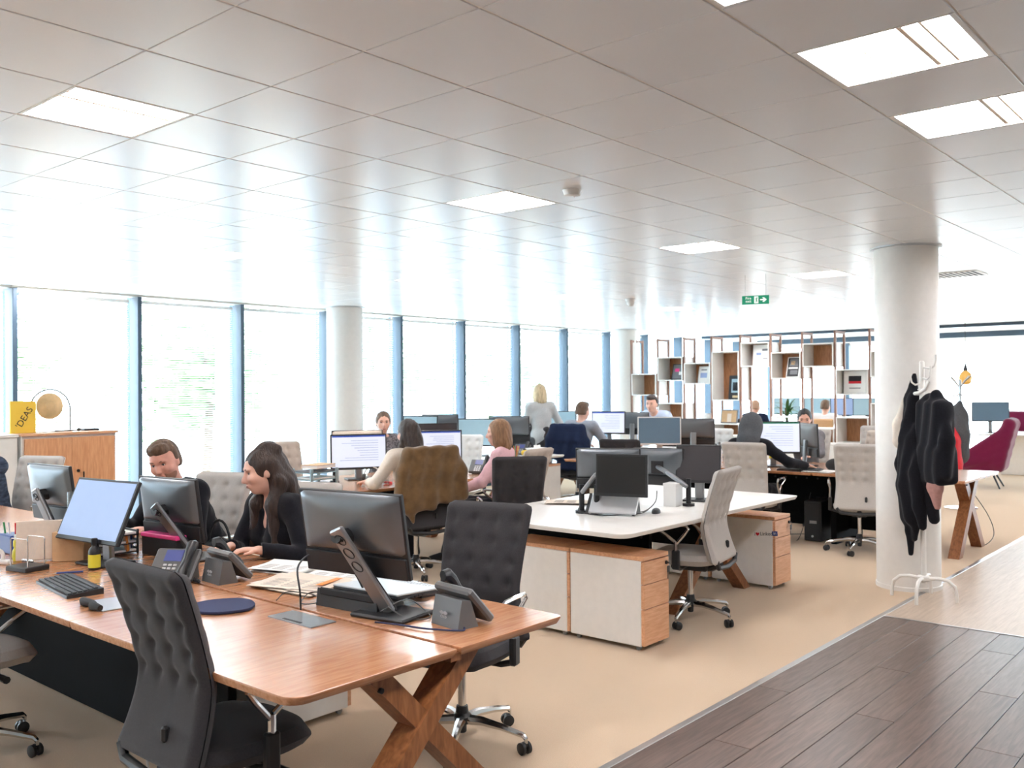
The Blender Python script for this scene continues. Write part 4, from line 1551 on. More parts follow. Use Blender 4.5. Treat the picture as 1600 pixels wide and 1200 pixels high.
cup = thing('pen_pot', 'blue pen pot full of coloured pens at the left edge', 'pen pot', (2.02, 5.30, TOP), 0)
obj('pot', MB().box((0, 0, .05), (.10, .16, .10), .006), 'blue', cup)
for k, (mt, yy) in enumerate((('green', .055), ('paper', .03), ('red', -.02), ('pink_hot', -.05), ('ink', .0))):
    obj('pen_upright', MB().tube([(.01 * k - .02, yy, .06), (.014 * k - .03, yy * 1.15, .16)], .005, 7), mt, cup)
rl = thing('acrylic_tube', 'clear acrylic tube standing before the monitor at the cabinet', 'tube', (2.2, 5.02, TOP), 0)
obj('tube_wall', MB().lathe([(.019, 0), (.019, .33), (.017, .33), (.017, .005)], 16), 'clear_plastic', rl)
obj('tube_foot', MB().lathe([(.03, 0), (.03, .008), (.02, .012)], 16), 'clear_plastic', rl)
tp = thing('tape_dispenser', 'white tape roll dispenser beside the newton cradle', 'tape dispenser', (1.83, 5.0, TOP), .4)
rg = MB()
rg.tube([(0, .03 * math.cos(a), .04 + .03 * math.sin(a)) for a in [2 * PI * k / 18 for k in range(18)]], .010, 6, closed=True)
obj('tape_roll', rg, 'white_plastic', tp)
obj('dispenser_body', MB().box((0, -.02, .012), (.035, .12, .024), .006), 'white_plastic', tp)
fg = thing('toy_figure', 'small yellow toy bottle figure by the pen pot', 'toy', (1.93, 5.03, TOP), 0)
obj('figure_body', MB().lathe([(.02, 0), (.024, .02), (.022, .05), (.014, .065), (.018, .075), (.018, .1), (.010, .112)], 14), 'yellow_label', fg)
obj('figure_hat', MB().lathe([(.014, .108), (.014, .13), (.012, .132)], 12), 'white_plastic', fg)
tr = thing('letter_tray', 'black letter tray with papers under the blue screen', 'letter tray', (2.32, 4.88, TOP), 0)
for k in range(3):
    q = obj('tray_level', MB().span(-.11, .11, -.15, .15, .01 + .045 * k, .014 + .045 * k).span(-.11, -.106, -.15, .15, .01 + .045 * k, .035 + .045 * k).span(.106, .11, -.15, .15, .01 + .045 * k, .035 + .045 * k), 'black_plastic', tr)
    obj('tray_papers', MB().span(-.10, .10, -.14, .14, .016 + .045 * k, .026 + .045 * k), 'paper', q)
for sx in (-.108, .108):
    for sy in (-.14, .14):
        obj('tray_post', MB().span(sx - .004, sx + .004, sy - .004, sy + .004, 0, .13), 'black_plastic', tr)
pk = thing('gift_box', 'black and hot pink gift box between the monitors and the man', 'box', (2.52, 4.55, TOP), .1)
obj('box_body', MB().box((0, 0, .05), (.16, .30, .10), .004), 'black_plastic', pk)
obj('box_lid', MB().box((0, 0, .108), (.17, .31, .022), .004), 'pink_hot', pk)
obj('pink_card', MB().box((.02, -.10, .15), (.006, .16, .09), .001, Matrix.Rotation(.3, 3, 'X')), 'pink_hot', pk)
ob = thing('desk_caddy', 'clear caddy of odds and ends left of the gift box', 'caddy', (2.40, 4.78, TOP), 0)
obj('caddy_box', MB().box((0, 0, .04), (.10, .12, .08), .004), 'clear_plastic', ob)
for k, mt in enumerate(('orange', 'paper', 'blue', 'card')):
    obj('caddy_item', MB().box((-.03 + .02 * k, -.03 + .02 * k, .06), (.014, .03, .09), .003, Matrix.Rotation(.2 * k - .3, 3, 'X')), mt, ob)
hp = thing('handbag', 'black handbag hanging behind the man, on the grey chair arm', 'bag', (3.06, 4.97, .47), .2)
sb = SDF(.012)
sb.ell((0, 0, .13), (.07, .13, .12)).box((0, 0, .05), (.05, .10, .03), .03, .03)
sobj('bag_body', sb.mesh('bag_body'), 'black_matte', hp)
obj('bag_strap', MB().tube([(0, .09 * math.cos(a), .2 + .15 * math.sin(a)) for a in [PI * k / 12 for k in range(13)]], .008, 6), 'black_matte', hp)

# pedestal under the far side of the oak desk, drawers towards the aisle
pedestal(2.95, 3.60, math.radians(90), 'white cabinet under the oak desk, seen between desk and crossed legs', wdt=.3, dep=.56, key=False)

# ------------------------------------------------------------------ things by the left column desk
lt = thing('letter_tray', 'pale blue stacked letter trays with books on top', 'letter tray', (5.10, 6.72, TOP), math.radians(5))
for k in range(3):
    q = obj('tray_level', MB().span(-.16, .16, -.13, .13, .01 + .06 * k, .016 + .06 * k, .002), 'screen_pale' if False else 'frame_pale', lt)
    obj('tray_papers', MB().span(-.14, .14, -.11, .11, .018 + .06 * k, .032 + .06 * k, .002), 'paper' if k % 2 else 'ink_grey', q)
for sx in (-.15, .15):
    for sy in (-.12, .12):
        obj('tray_post', MB().span(sx - .015, sx + .015, sy - .01, sy + .01, 0, .17, .003), 'frame_pale', lt)
bk = thing('book', 'thick tan book on top of the pale blue letter trays', 'book', (5.12, 6.70, TOP + .172), .25)
obj('pages', MB().span(-.13, .13, -.09, .085, .003, .028), 'paper', bk)
obj('cover', MB().span(-.135, .135, -.092, .092, .028, .032, .001).span(-.135, .135, -.092, .092, 0, .003, .001).span(-.135, .135, .086, .092, 0, .032, .001), 'card', bk)
tag(obj('stapler', MB().box((0, 0, .02), (.14, .035, .018), .006, Matrix.Rotation(.12, 3, 'Y')).box((0, 0, .005), (.15, .035, .01), .003), 'red', loc=(5.62, 6.33, TOP), rz=.5), 'red stapler below the white lit screen', 'stapler')
gl = thing('drinking_glass', 'tall clear glass below the white lit screen', 'glass', (5.55, 6.28, TOP), 0)
obj('glass_wall', MB().lathe([(.03, 0), (.034, .13), (.031, .13), (.027, .006)], 18), 'clear_plastic', gl)
hd = thing('headphones', 'white headphones hung under the lit screen', 'headphones', (5.62, 6.55, TOP), .8)
obj('headband', MB().tube([(0, .075 * math.cos(a), .07 + .08 * math.sin(a)) for a in [PI * k / 14 for k in range(15)]], .007, 8), 'white_plastic', hd)
for s in (-1, 1):
    obj('ear_cup', MB().cyl((0, s * .06, .055), (0, s * .09, .055), .034, .03, 14), 'black_plastic', hd)
tag(obj('tissue_box', MB().box((0, 0, .05), (.26, .14, .10), .004), 'white_plastic', loc=(9.25, 7.55, TOP), rz=-.15), 'white box with a red mark at the corner of the white desk', 'box')
tb = bpy.data.objects['tissue_box']
obj('red_mark', MB().box((-.085, -.0705, .055), (.035, .002, .07)), 'red', tb)
obj('tissue_slot', MB().box((.02, 0, .1005), (.15, .04, .002)), 'paper', tb)
obj('tissue', MB().grid(7, 5, lambda u, v: (.02 + (u - .5) * .12, .02 * math.sin(u * 9) * v, .10 + .035 * v)), 'paper', tb)
pc = thing('pencil_cup', 'jar of orange pens beside the white tissue box', 'pen pot', (8.80, 7.50, TOP), 0)
obj('jar', MB().lathe([(.035, 0), (.038, .004), (.038, .09), (.035, .09), (.034, .006)], 16), 'clear_plastic', pc)
for k in range(5):
    obj('pencil', MB().tube([(.008 * k - .016, .01, .01), (.016 * k - .032, .02 - .01 * k, .15)], .005, 6), ('orange', 'green', 'red', 'yellow', 'orange')[k], pc)
tag(obj('flower_toy', MB().ell((0, 0, .04), (.05, .05, .04), 12, 8).ell((.03, .03, .06), (.03, .03, .03), 10, 6).ell((-.03, .02, .06), (.03, .03, .03), 10, 6), 'yellow', loc=(8.95, 7.47, TOP)), 'yellow toy beside the pencil jar on the white desk', 'toy')
tag(obj('black_flask', MB().lathe([(.03, 0), (.032, .005), (.032, .13), (.02, .15), (.02, .175), (.016, .178)], 16), 'black_plastic', loc=(8.68, 7.5, TOP)), 'black flask left of the pencil jar', 'bottle')
pedestal(9.56, 7.95, PI, 'cream drawer cabinet under the desk with the tissue box', wdt=.40, dep=.56, hgt=.62, key=False)

# ------------------------------------------------------------------ things on the desk of the hooded person
fl = thing('drinks_bottle', 'white patterned drinks bottle left of the hooded person', 'bottle', (9.2, 4.9, TOP), 0)
obj('bottle_body', MB().lathe([(.032, 0), (.036, .01), (.036, .16), (.022, .20), (.018, .225), (.018, .235)], 18), 'white_plastic', fl)
sp_ = MB()
for k in range(14):
    a = k * 2.4
    sp_.ell((.036 * math.cos(a), .036 * math.sin(a), .02 + .01 * k), (.008, .008, .007), 8, 6)
obj('red_dots', sp_, 'card', fl)
obj('bottle_lid', MB().lathe([(.02, .233), (.02, .262), (.016, .266)], 14), 'silver', fl)
tw = thing('computer_tower', 'black computer tower under the oak desk of the hooded person', 'computer', (9.42, 3.86, 0), .05)
obj('case', MB().span(-.2, .2, -.09, .09, .01, .42, .006), 'black_plastic', tw)
obj('front_plate', MB().span(-.206, -.198, -.08, .08, .03, .40, .003), 'black_matte', tw)
obj('badge', MB().span(-.209, -.205, -.045, .03, .19, .22), 'silver', tw)
obj('power_button', MB().cyl((-.211, .0, .06), (-.204, 0, .06), .012, n=12), 'silver_light', tw)
tg = thing('bag_tag', 'hot pink tag on a black pouch beside the desk phone', 'tag', (9.30, 3.62, TOP), 0)
sb = SDF(.012); sb.ell((.03, .02, .06), (.09, .11, .07)).ell((.05, -.05, .05), (.06, .06, .05))
sobj('pouch', sb.mesh('pouch'), 'black_matte', tg)
obj('pink_tag', MB().box((-.085, -.03, .075), (.006, .035, .07), .003), 'pink_hot', tg)
fr_ = thing('snack_bowl', 'orange and green snack packet in front of the pouch', 'snack', (9.22, 3.98, TOP), .3)
obj('packet', MB().ell((0, 0, .035), (.05, .07, .035), 12, 8), 'orange', fr_)
obj('packet_print', MB().ell((-.03, .01, .045), (.025, .035, .02), 10, 6), 'green', fr_)
tag(obj('yellow_note', MB().box((0, 0, .0), (.004, .16, .05), .001), 'yellow_label', loc=(9.36, 4.30, .86), rz=math.radians(212)), 'yellow note strip under the spreadsheet screen', 'note')
sb = SDF(.016)
sb.box((0, 0, .19), (.09, .13, .13), .06, .03).ell((-.08, 0, .14), (.06, .11, .10))
rk = sobj('rucksack', sb.mesh('rucksack'), 'black_matte', loc=(10.58, 5.8, .50), rz=math.radians(190))
tag(rk, 'black rucksack on the white chair behind the desk', 'bag')
obj('rucksack_strap', MB().tube([(.0, .06 * math.cos(a), .38 + .05 * math.sin(a)) for a in [PI * k / 10 for k in range(11)]], .01, 6), 'black_plastic', rk)

# ------------------------------------------------------------------ cabinet by the window with gong, sign and routers
cb = thing('storage_cabinet', 'wooden two-door cabinet in front of the left windows', 'cabinet', (3.50, 8.98, 0), .02)
obj('carcass', MB().span(0, .9, .03, .45, 0, 1.19, .004), 'white_paint', cb)
obj('cabinet_top', MB().span(-.012, .912, -.005, .46, 1.19, 1.215, .003), 'drawer_wood', cb)
for k in (0, 1):
    dr = obj('cabinet_door', MB().span(.02 + .431 * k, .449 + .431 * k, 0, .028, .06, 1.165, .002), 'door_wood', cb)
    if k == 1:
        obj('door_lock', MB().cyl((.51, -.012, .84), (.51, .01, .84), .015, n=12).box((.56, -.012, .80), (.014, .01, .06), .004), 'black_metal', dr)
cw = thing('low_shelf_unit', 'plain white cabinet beside the wooden one, at the left edge', 'cabinet', (2.35, 8.98, 0), .02)
obj('carcass', MB().span(0, 1.12, .02, .45, 0, 1.185, .004), 'white_paint', cw)
obj('cabinet_top', MB().span(-.01, 1.125, 0, .46, 1.185, 1.21, .003), 'white_paint', cw)
sg = thing('yellow_sign', 'yellow sign board with slanted black letters on the cabinet', 'sign', (3.56, 9.12, 1.216), .02)
obj('sign_board', MB().span(-.115, .115, 0, .03, 0, .30, .003), 'yellow', sg)
a = math.radians(58)
text_obj('sign_letters', "'DEAS", .085, 'ink', sg, frame_matrix((.01, -.0015, .145), (math.cos(a), 0, math.sin(a)), (-math.sin(a), 0, math.cos(a))))
gg = thing('gong', 'round brass gong hanging in a wire frame on the cabinet', 'gong', (3.83, 9.18, 1.216), .02)
gm = MB()
gm.M = Matrix.Translation((0, 0, .25)) @ Matrix.Rotation(PI / 2, 4, 'X')
gm.lathe([(.001, .012), (.045, .010), (.05, .004), (.112, .0), (.126, -.006), (.128, -.02), (.124, -.02), (.11, -.01), (.001, -.004)], 40)
obj('gong_disc', gm, 'gong_brass', gg)
obj('gong_frame', MB().tube([(-.19, 0, 0), (-.19, 0, .22)] + [(.19 * -math.cos(t), 0, .22 + .19 * math.sin(t)) for t in [PI * k / 16 for k in range(1, 16)]] + [(.19, 0, .22), (.19, 0, 0)], .0075, 6), 'grey_plastic', gg)
obj('gong_foot', MB().span(-.2, .2, -.05, .05, 0, .008, .002), 'white_plastic', gg)
obj('gong_mallet', MB().tube([(.0, -.09, .012), (.22, -.085, .012)], .006, 6).ell((.235, -.085, .016), (.022, .016, .016), 10, 6), 'black_plastic', gg)
rt = thing('wifi_router', 'small router with white aerials on the wooden cabinet', 'router', (4.22, 9.2, 1.216), .02)
obj('router_box', MB().span(-.075, .075, -.05, .05, 0, .02, .004), 'black_plastic', rt)
for s in (-1, 1):
    obj('aerial', MB().tube([(s * .066, .04, .015), (s * .068, .045, .18)], .005, 6), 'white_plastic', rt)

# ------------------------------------------------------------------ fixtures on the ceiling
es = thing('exit_sign', 'green fire exit sign with an arrow hanging from the ceiling', 'sign', (8.43, 4.08, 2.42), math.radians(18))
ep = obj('sign_panel', MB().box((0, 0, .04), (.012, .26, .086), .002), 'sign_green', es)
yp = lambda y: -.0068
def sm(pts, x=-.0066):
    m = MB()
    k = len(pts)
    m._add([(x, -p[0], p[1]) for p in pts] + [(x - .0006, -p[0], p[1]) for p in pts], [tuple(range(k, 2 * k))[::-1]] + [(i, k + i, k + (i + 1) % k, (i + 1) % k) for i in range(k)])
    return m
obj('arrow_print', sm([(.045, .034), (.078, .034), (.066, .018), (.082, .018), (.108, .04), (.082, .062), (.066, .062), (.078, .046), (.045, .046)]), 'sign_white', ep)
obj('door_print', MB().box((-.0066, -.008, .04), (.0012, .04, .068)), 'sign_white', ep)
man = sm([(.0, .012), (.006, .012), (.008, .03), (.016, .020), (.022, .022), (.014, .034), (.014, .05), (.022, .046), (.024, .050), (.012, .058), (.004, .056), (-.002, .046), (.002, .044), (.006, .05), (.004, .034)], -.0074)
man.ell((-.0078, -.016, .063), (.0006, .005, .005), 8, 6)
obj('running_figure', man, 'sign_green', ep)
for s, zz in (('Fire', .057), ('exit', .027)):
    text_obj('sign_letters', s, .036, 'sign_white', ep, frame_matrix((-.0068, .068, zz), (0, -1, 0), (0, 0, 1)))
for s in (-.10, .10):
    obj('hanging_wire', MB().cyl((0, s, .083), (0, s, .29), .0015, n=5), 'silver', es)
sdm = tag(obj('smoke_detector', MB().lathe([(.02, -.035), (.045, -.03), (.05, -.012), (.055, 0)], 20), 'white_plastic', loc=(4.12, 3.09, CEIL)), 'round white smoke detector on the ceiling near the centre', 'smoke detector')
obj('detector_led', MB().ell((.02, 0, -.034), (.004, .004, .003), 8, 6), 'red', sdm)
dc = thing('dome_camera', 'small white dome camera on the ceiling left of the exit sign', 'camera', (9.63, 6.33, CEIL), 0)
obj('camera_mount', MB().lathe([(.06, -.03), (.065, -.01), (.065, 0)], 18), 'white_plastic', dc)
obj('camera_dome', MB().ell((0, 0, -.045), (.05, .05, .05), 14, 10), 'white_plastic', dc)
for k, (x, y, lb) in enumerate(((9.8, 2.6, 'slotted ceiling vent to the right of the big white column'), (6.35, 6.6, 'small round sprinkler near the windows'))):
    if k == 0:
        vt = thing('ceiling_vent', lb, 'vent', (x, y, CEIL - .004), 0)
        obj('vent_frame', MB().span(-.22, .22, -.24, .24, -.004, .004, .001), 'white_paint', vt)
        for q in range(9):
            obj('vent_slot', MB().span(-.2, .2, -.205 + q * .05, -.18 + q * .05, -.0055, -.003), 'ink', vt)
    else:
        tag(obj('sprinkler', MB().lathe([(.012, -.03), (.03, -.026), (.012, -.02), (.035, -.004), (.035, 0)], 14), 'silver_light', loc=(x, y, CEIL)), lb, 'sprinkler')
# pendant lamp at the far end
pl = thing('pendant_lamp', 'amber glass pendant lamp hanging behind the big column', 'lamp', (15.6, 4.02, 1.62), 0)
obj('lamp_glass', MB().lathe([(.03, .22), (.075, .18), (.10, .11), (.09, .04), (.05, .0), (.045, .0), (.085, .045), (.094, .11), (.07, .175), (.025, .215)], 24), 'amber_glass', pl)
obj('lamp_holder', MB().lathe([(.035, .20), (.03, .25), (.012, .31), (.006, .34)], 14), 'black_plastic', pl)
obj('lamp_cord', MB().cyl((0, 0, .33), (0, 0, CEIL - 1.62), .004, n=6), 'black_plastic', pl)
# ------------------------------------------------------------------ open room divider of staggered boxes
SX0, SX1 = 14.5, 14.92
LY = [9.528, 8.962, 8.412, 7.862, 7.312, 6.76, 6.212, 5.668, 5.122, 4.577]
rd = thing('room_divider', 'open shelf wall of white boxes between wooden ladder frames', 'shelf', (0, 0, 0))
for y in LY:
    m = MB()
    for x in (SX0 + .02, SX1 - .02):
        m.span(x - .02, x + .02, y - .016, y + .016, 0, 2.5, .002)
    m.span(SX0 + .04, SX1 - .04, y - .016, y + .016, 2.455, 2.495, .002)
    m.span(SX0 + .04, SX1 - .04, y - .016, y + .016, .02, .06, .002)
    obj('ladder_frame', m, 'post_wood', rd)
BOX = [(0, 1.462, 1.865), (1, 1.728, 2.158), (2, 1.665, 2.04), (3, 1.372, 2.226), (4, 1.949, 2.361), (5, 1.736, 2.18), (6, 1.925, 2.308), (7, 1.47, 1.873), (8, 1.745, 2.149),
       (1, .882, 1.323), (7, .70, 1.116), (8, .90, 1.341), (5, .66, 1.11), (3, .55, .973), (0, .62, .98), (2, .50, .93), (4, .45, .86), (6, .5, .93)]
for (k, z0, z1) in BOX:
    ya, yb = LY[k + 1] + .018, LY[k] - .018
    t = .018
    m = MB()
    m.span(SX0 - .02, SX1, ya, yb, z1 - t, z1, .002).span(SX0 - .02, SX1, ya, yb, z0, z0 + t, .002)
    m.span(SX0 - .02, SX1, ya, ya + t, z0 + t, z1 - t, .0).span(SX0 - .02, SX1, yb - t, yb, z0 + t, z1 - t, .0)
    o = obj('shelf_box', m, 'white_paint', rd)
    if (k, z0) not in ((5, .66), (4, .45)):
        obj('back_panel', MB().span(SX1 - .03, SX1 - .012, ya + t, yb - t, z0 + t, z1 - t), 'shelf_wood', o)

def picture(k, z0, w, h, dy, label, frame='white_plastic', face='paper', lean=.12, marks=(), dx=.18, cat='picture', yaw=0):
    y = (LY[k] + LY[k + 1]) / 2 + dy
    t = thing('framed_picture', label, cat, (SX0 + dx, y, z0 + .019), yaw, 'framed pictures on the shelf')
    R = Matrix.Rotation(lean, 4, 'Y')
    def mb():
        m = MB(); m.M = R
        return m
    f = obj('picture_frame', mb().span(-.012, .012, -w / 2, w / 2, 0, h, .003), frame, t)
    obj('picture_sheet', mb().span(-.0135, -.012, -w / 2 + .018, w / 2 - .018, .018, h - .018), face, t)
    for (y0, y1, a, b, mt) in marks:
        obj('print_block', mb().span(-.0148, -.0134, -w / 2 + y0 * w, -w / 2 + y1 * w, a * h, b * h), mt, t)
picture(1, 1.728, .30, .30, -.06, 'dark photo of lights in the second shelf box', 'black_plastic', 'ink_grey', .3, ((.3, .5, .3, .5, 'paper'), (.5, .8, .5, .7, 'pink_hot'), (.1, .3, .15, .3, 'screen_pale')))
picture(2, 1.665, .22, .30, -.02, 'white framed certificate in the third shelf box', 'white_plastic', 'paper', .2, ((.25, .75, .75, .82, 'ink_grey'), (.2, .8, .3, .6, 'screen_text')))
picture(3, 1.372, .26, .42, -.09, 'dark framed award with a gold plate in the tall shelf box', 'black_plastic', 'ink', .12, ((.2, .8, .28, .85, 'screen_pale'), (.28, .72, .36, .72, 'ink'), (.3, .7, .07, .16, 'gong_brass')))
picture(4, 1.949, .34, .36, -.04, 'large pale certificate in the highest shelf box', 'white_plastic', 'paper', .1, ((.2, .5, .7, .8, 'ink_grey'), (.55, .8, .5, .62, 'screen_text'), (.2, .45, .3, .36, 'ink_grey')))
picture(5, 1.736, .23, .36, -.03, 'black poster with white text leaning in a shelf box', 'white_plastic', 'ink', .3, ((.15, .8, .55, .9, 'ink_grey'), (.4, .7, .62, .8, 'card'), (.15, .85, .42, .5, 'paper'), (.15, .7, .15, .35, 'ink_grey')))
picture(7, 1.47, .36, .36, .02, 'white poster with black and red bars in a shelf box', 'white_plastic', 'paper', .06, ((.22, .78, .55, .78, 'ink'), (.22, .78, .44, .55, 'red'), (.25, .75, .22, .26, 'ink_grey')))
picture(8, 1.745, .16, .20, -.08, 'small white card in the shelf box beside the column', 'white_plastic', 'paper', .1)
picture(3, .973 - .018, .32, .24, .04, 'laptop screen with painted tan reflection on the low shelf left of the hooded person', 'ink_grey', 'card', .2, ((.35, .6, .1, .7, 'paper_warm'),))  # laptop screen built as a framed sheet; its tan reflection is painted on
vz = tag(obj('white_vase', MB().lathe([(.05, 0), (.09, .05), (.10, .10), (.08, .16), (.05, .19), (.06, .21), (.052, .21), (.04, .19)], 20), 'white_plastic', loc=(SX0 + .2, 8.05, .93)), 'round white vase on the low shelf', 'vase')
gf = MB()
for k in range(7):
    a = k * .9
    gf.ell((.06 * math.cos(a), .06 * math.sin(a), .05 + .03 * (k % 3)), (.045, .045, .04), 8, 6)
tag(obj('crystal_ornament', gf, 'silver', loc=(SX0 + .2, 4.98, 1.345)), 'silver cluster ornament on the shelf beside the column', 'ornament')
# low white cabinets behind the desks, in front of the divider
for k, (x, y0, y1, h, lb) in enumerate(((13.9, 6.0, 8.6, .80, 'low white cabinet in front of the shelf wall, left of the hood'), (13.6, 4.2, 5.75, .74, 'low white cabinet in front of the shelf wall, near the big column'))):
    c = thing('low_cabinet', lb, 'cabinet', (x, y0, 0))
    obj('carcass', MB().span(0, .42, 0, y1 - y0, 0, h - .03, .004), 'white_paint', c)
    obj('cabinet_top', MB().span(-.01, .43, -.01, y1 - y0 + .01, h - .03, h, .004), 'white_laminate', c)
    nd = int((y1 - y0) / .5)
    for j in range(nd):
        w_ = (y1 - y0) / nd
        obj('cabinet_door', MB().span(-.018, -.001, j * w_ + .004, (j + 1) * w_ - .004, .05, h - .04, .002), 'white_paint', c)

# potted plant behind the shelf
pp = thing('potted_palm', 'leafy green plant behind the shelf, beside the seated man', 'plant', (16.9, 7.55, 0), 0)
obj('plant_pot', MB().lathe([(.15, 0), (.19, .35), (.175, .35), (.16, .3)], 20), 'terracotta', pp)
obj('plant_stem', MB().tube([(0, 0, .3), (.02, .0, .8), (0, .03, 1.2)], [.02, .016, .012], 8), 'bark', pp)
q = random.Random(3)
for k in range(26):
    a, e = q.random() * 6.28, q.uniform(.1, 1.2)
    z0, l = q.uniform(.8, 1.25), q.uniform(.28, .45)
    m = MB()
    def lf(u, v):
        s = u
        r = l * s * math.cos(e)
        z = z0 + l * s * math.sin(e) - .25 * l * s * s
        w_ = .030 * math.sin(PI * min(1, s * .95 + .05)) * (v - .5) * 2
        return (r * math.cos(a) - w_ * math.sin(a), r * math.sin(a) + w_ * math.cos(a), z + abs(w_) * .3)
    m.grid(7, 3, lf)
    obj('leaf', m, 'leaf', pp)

# simple visitor chairs behind the shelf
for (x, y, a, lb, cm) in ((16.55, 8.1, 5, 'dark chair of the man sitting behind the shelf', 'fabric_dark'), (17.2, 6.95, 10, 'tan backed chair of the man in the white shirt', 'card')):
    c = thing('visitor_chair', lb, 'chair', (x, y, 0), math.radians(a))
    obj('seat', MB().box((0, 0, .45), (.46, .46, .06), .02), cm, c)
    obj('backrest', MB().box((-.24, 0, .78), (.04, .46, .44), .02, Matrix.Rotation(-.15, 3, 'Y')), cm, c)
    for sx in (-.2, .2):
        for sy in (-.2, .2):
            obj('leg', MB().tube([(sx, sy, .43), (sx * 1.1, sy * 1.1, 0)], .012, 8), 'chrome', c)

# purple lounge armchairs
def armchair(x, y, deg, label):
    t = thing('armchair', label, 'armchair', (x, y, 0), math.radians(deg), 'purple lounge armchairs')
    s = SDF(.02)
    Ry = lambda a: np.array([[math.cos(a), 0, math.sin(a)], [0, 1, 0], [-math.sin(a), 0, math.cos(a)]])
    s.box((.03, 0, .36), (.26, .24, .04), .06, .05)
    s.box((-.30, 0, .70), (.02, .27, .33), .07, .08, Ry(-.24))
    for k in (-1, 1):
        for (z0, z1) in ((.98, .52), (.84, .46), (.68, .40), (.52, .36)):
            s.cap((-.30 - .28 * (z0 - .6), k * .27, z0), (.24, k * .31, z1), .05, .04, .07)
    sobj('shell', s.mesh('shell'), 'fabric_purple', t)
    obj('seat_cushion', MB().box((.05, 0, .47), (.46, .46, .08), .03), 'fabric_purple', t)
    for a in (45, 135, 225, 315):
        ca, sa = math.cos(math.radians(a)), math.sin(math.radians(a))
        obj('leg', MB().tube([(.12 * ca, .12 * sa, .32), (.34 * ca, .34 * sa, .0)], [.018, .012], 8), 'black_metal', t)
armchair(15.9, 3.83, 96, 'purple lounge armchair to the right of the big white column')
armchair(19.9, 4.15, 185, 'second purple armchair cut off by the right edge of the picture')

# ------------------------------------------------------------------ coat stands
def fold(ax_, amp=.006, f=55, sw=2.5):
    def fn(X, Y, Z):
        return (amp * np.sin(f * (Y if ax_ == 'y' else X) + sw * np.sin(5 * Z) + 14 * (X if ax_ == 'y' else Y)) * np.ones_like(Z)).astype(np.float32)
    return fn
cs = thing('coat_stand', 'white coat stand in front of the big white column', 'coat stand', (7.26, 2.175, 0), math.radians(-41))
obj('pole', MB().tube([(0, 0, .12), (0, 0, 1.78), (0, 0, 1.79)], [.019, .019, .012], 12), 'white_paint', cs)
obj('hub', MB().box((0, 0, .155), (.075, .075, .045), .01), 'white_paint', cs)
for k in range(4):
    a = PI / 4 + k * PI / 2
    P = lambda r, z: (r * math.cos(a), r * math.sin(a), z)
    obj('leg', MB().tube([P(.02, .155), P(.10, .165), P(.17, .155), P(.215, .115), P(.228, .06), P(.23, .0)], .013, 8), 'white_paint', cs)
for (z, a, l) in ((1.66, -1.57, .11), (1.58, 1.57, .11), (1.62, 3.1, .09), (1.30, 1.57, .1), (1.42, -1.57, .1), (1.74, -1.3, .13)):
    P = lambda r, zz: (r * math.cos(a), r * math.sin(a), z + zz)
    obj('hook', MB().tube([P(.01, 0), P(l * .6, -.01), P(l * .9, .01), P(l, .05), P(l, .09)], .007, 8), 'white_paint', cs)
obj('side_peg', MB().tube([(-.0, -.02, 1.18), (-.02, -.13, 1.18)], .011, 8), 'white_paint', cs)
# black scarf, local -Y is towards the right of the picture
def garment(name, label, cat, sd, material, post=None, loc=(7.282, 2.15, 0), rz=math.radians(-41)):
    o = sobj(name, sd.mesh(name, post), material, loc=loc, rz=rz)
    return tag(o, label, cat)
s = SDF(.0125)
s.chain([(-.03, .10, 1.69), (-.05, .095, 1.50), (-.07, .085, 1.2), (-.09, .06, .85), (-.09, .045, .62)], [.018, .055, .085, .10, .085], .03)
s.chain([(-.06, .15, 1.3), (-.08, .19, 1.0), (-.08, .15, .72)], [.04, .05, .025], .03)
s.chain([(-.07, .02, 1.3), (-.10, -.03, .95), (-.10, -.08, .70)], [.03, .06, .03], .03)
s.chain([(-.09, .02, .9), (-.10, -.05, .7), (-.10, -.09, .56)], [.06, .05, .025], .02)
s.chain([(-.09, .09, .7), (-.09, .09, .5), (-.09, .085, .33)], [.05, .035, .022], .02)
s.chain([(-.09, .03, .7), (-.09, .02, .45)], [.06, .025], .02)
garment('black_scarf', 'long black shawl hanging from the white coat stand', 'scarf', s, 'cloth_black', fold('y', .008, 70))
s = SDF(.0125)
s.cap((-.02, -.03, 1.50), (-.02, -.15, 1.53), .035, .03, .03).cap((-.02, -.15, 1.53), (-.02, -.25, 1.40), .035, .05, .03)
s.box((-.02, -.13, 1.22), (.045, .10, .24), .035, .04).box((-.02, -.15, 1.02), (.05, .11, .10), .04, .04)
s.chain([(-.03, -.25, 1.42), (-.04, -.30, 1.20), (-.05, -.31, .96)], [.05, .05, .04], .03)
s.chain([(-.03, .0, 1.2), (-.03, -.05, .9), (-.03, -.13, .62)], [.06, .06, .035], .03)
cj = garment('black_jacket', 'short black jacket on a white hanger at the coat stand', 'jacket', s, 'cloth_black', fold('y', .006, 60))
hg = tag(obj('coat_hanger', MB().tube([(-.02, -.0, 1.545), (-.075, -.03, 1.545), (-.085, -.10, 1.55), (-.07, -.155, 1.58), (-.05, -.17, 1.635)], .014, 8), 'white_paint', loc=(7.26, 2.175, 0), rz=math.radians(-41)),
         'white hanger end sticking out of the black jacket', 'hanger')
s = SDF(.012)
s.chain([(-.03, -.15, .98), (-.05, -.17, .86), (-.05, -.20, .72)], [.05, .05, .02], .03).cap((-.05, -.22, .97), (-.05, -.235, .86), .04, .03, .03)
garment('pink_scarf', 'dusty pink scarf showing below the black jacket', 'scarf', s, 'cloth_pink', fold('y', .006, 60))
s = SDF(.014)
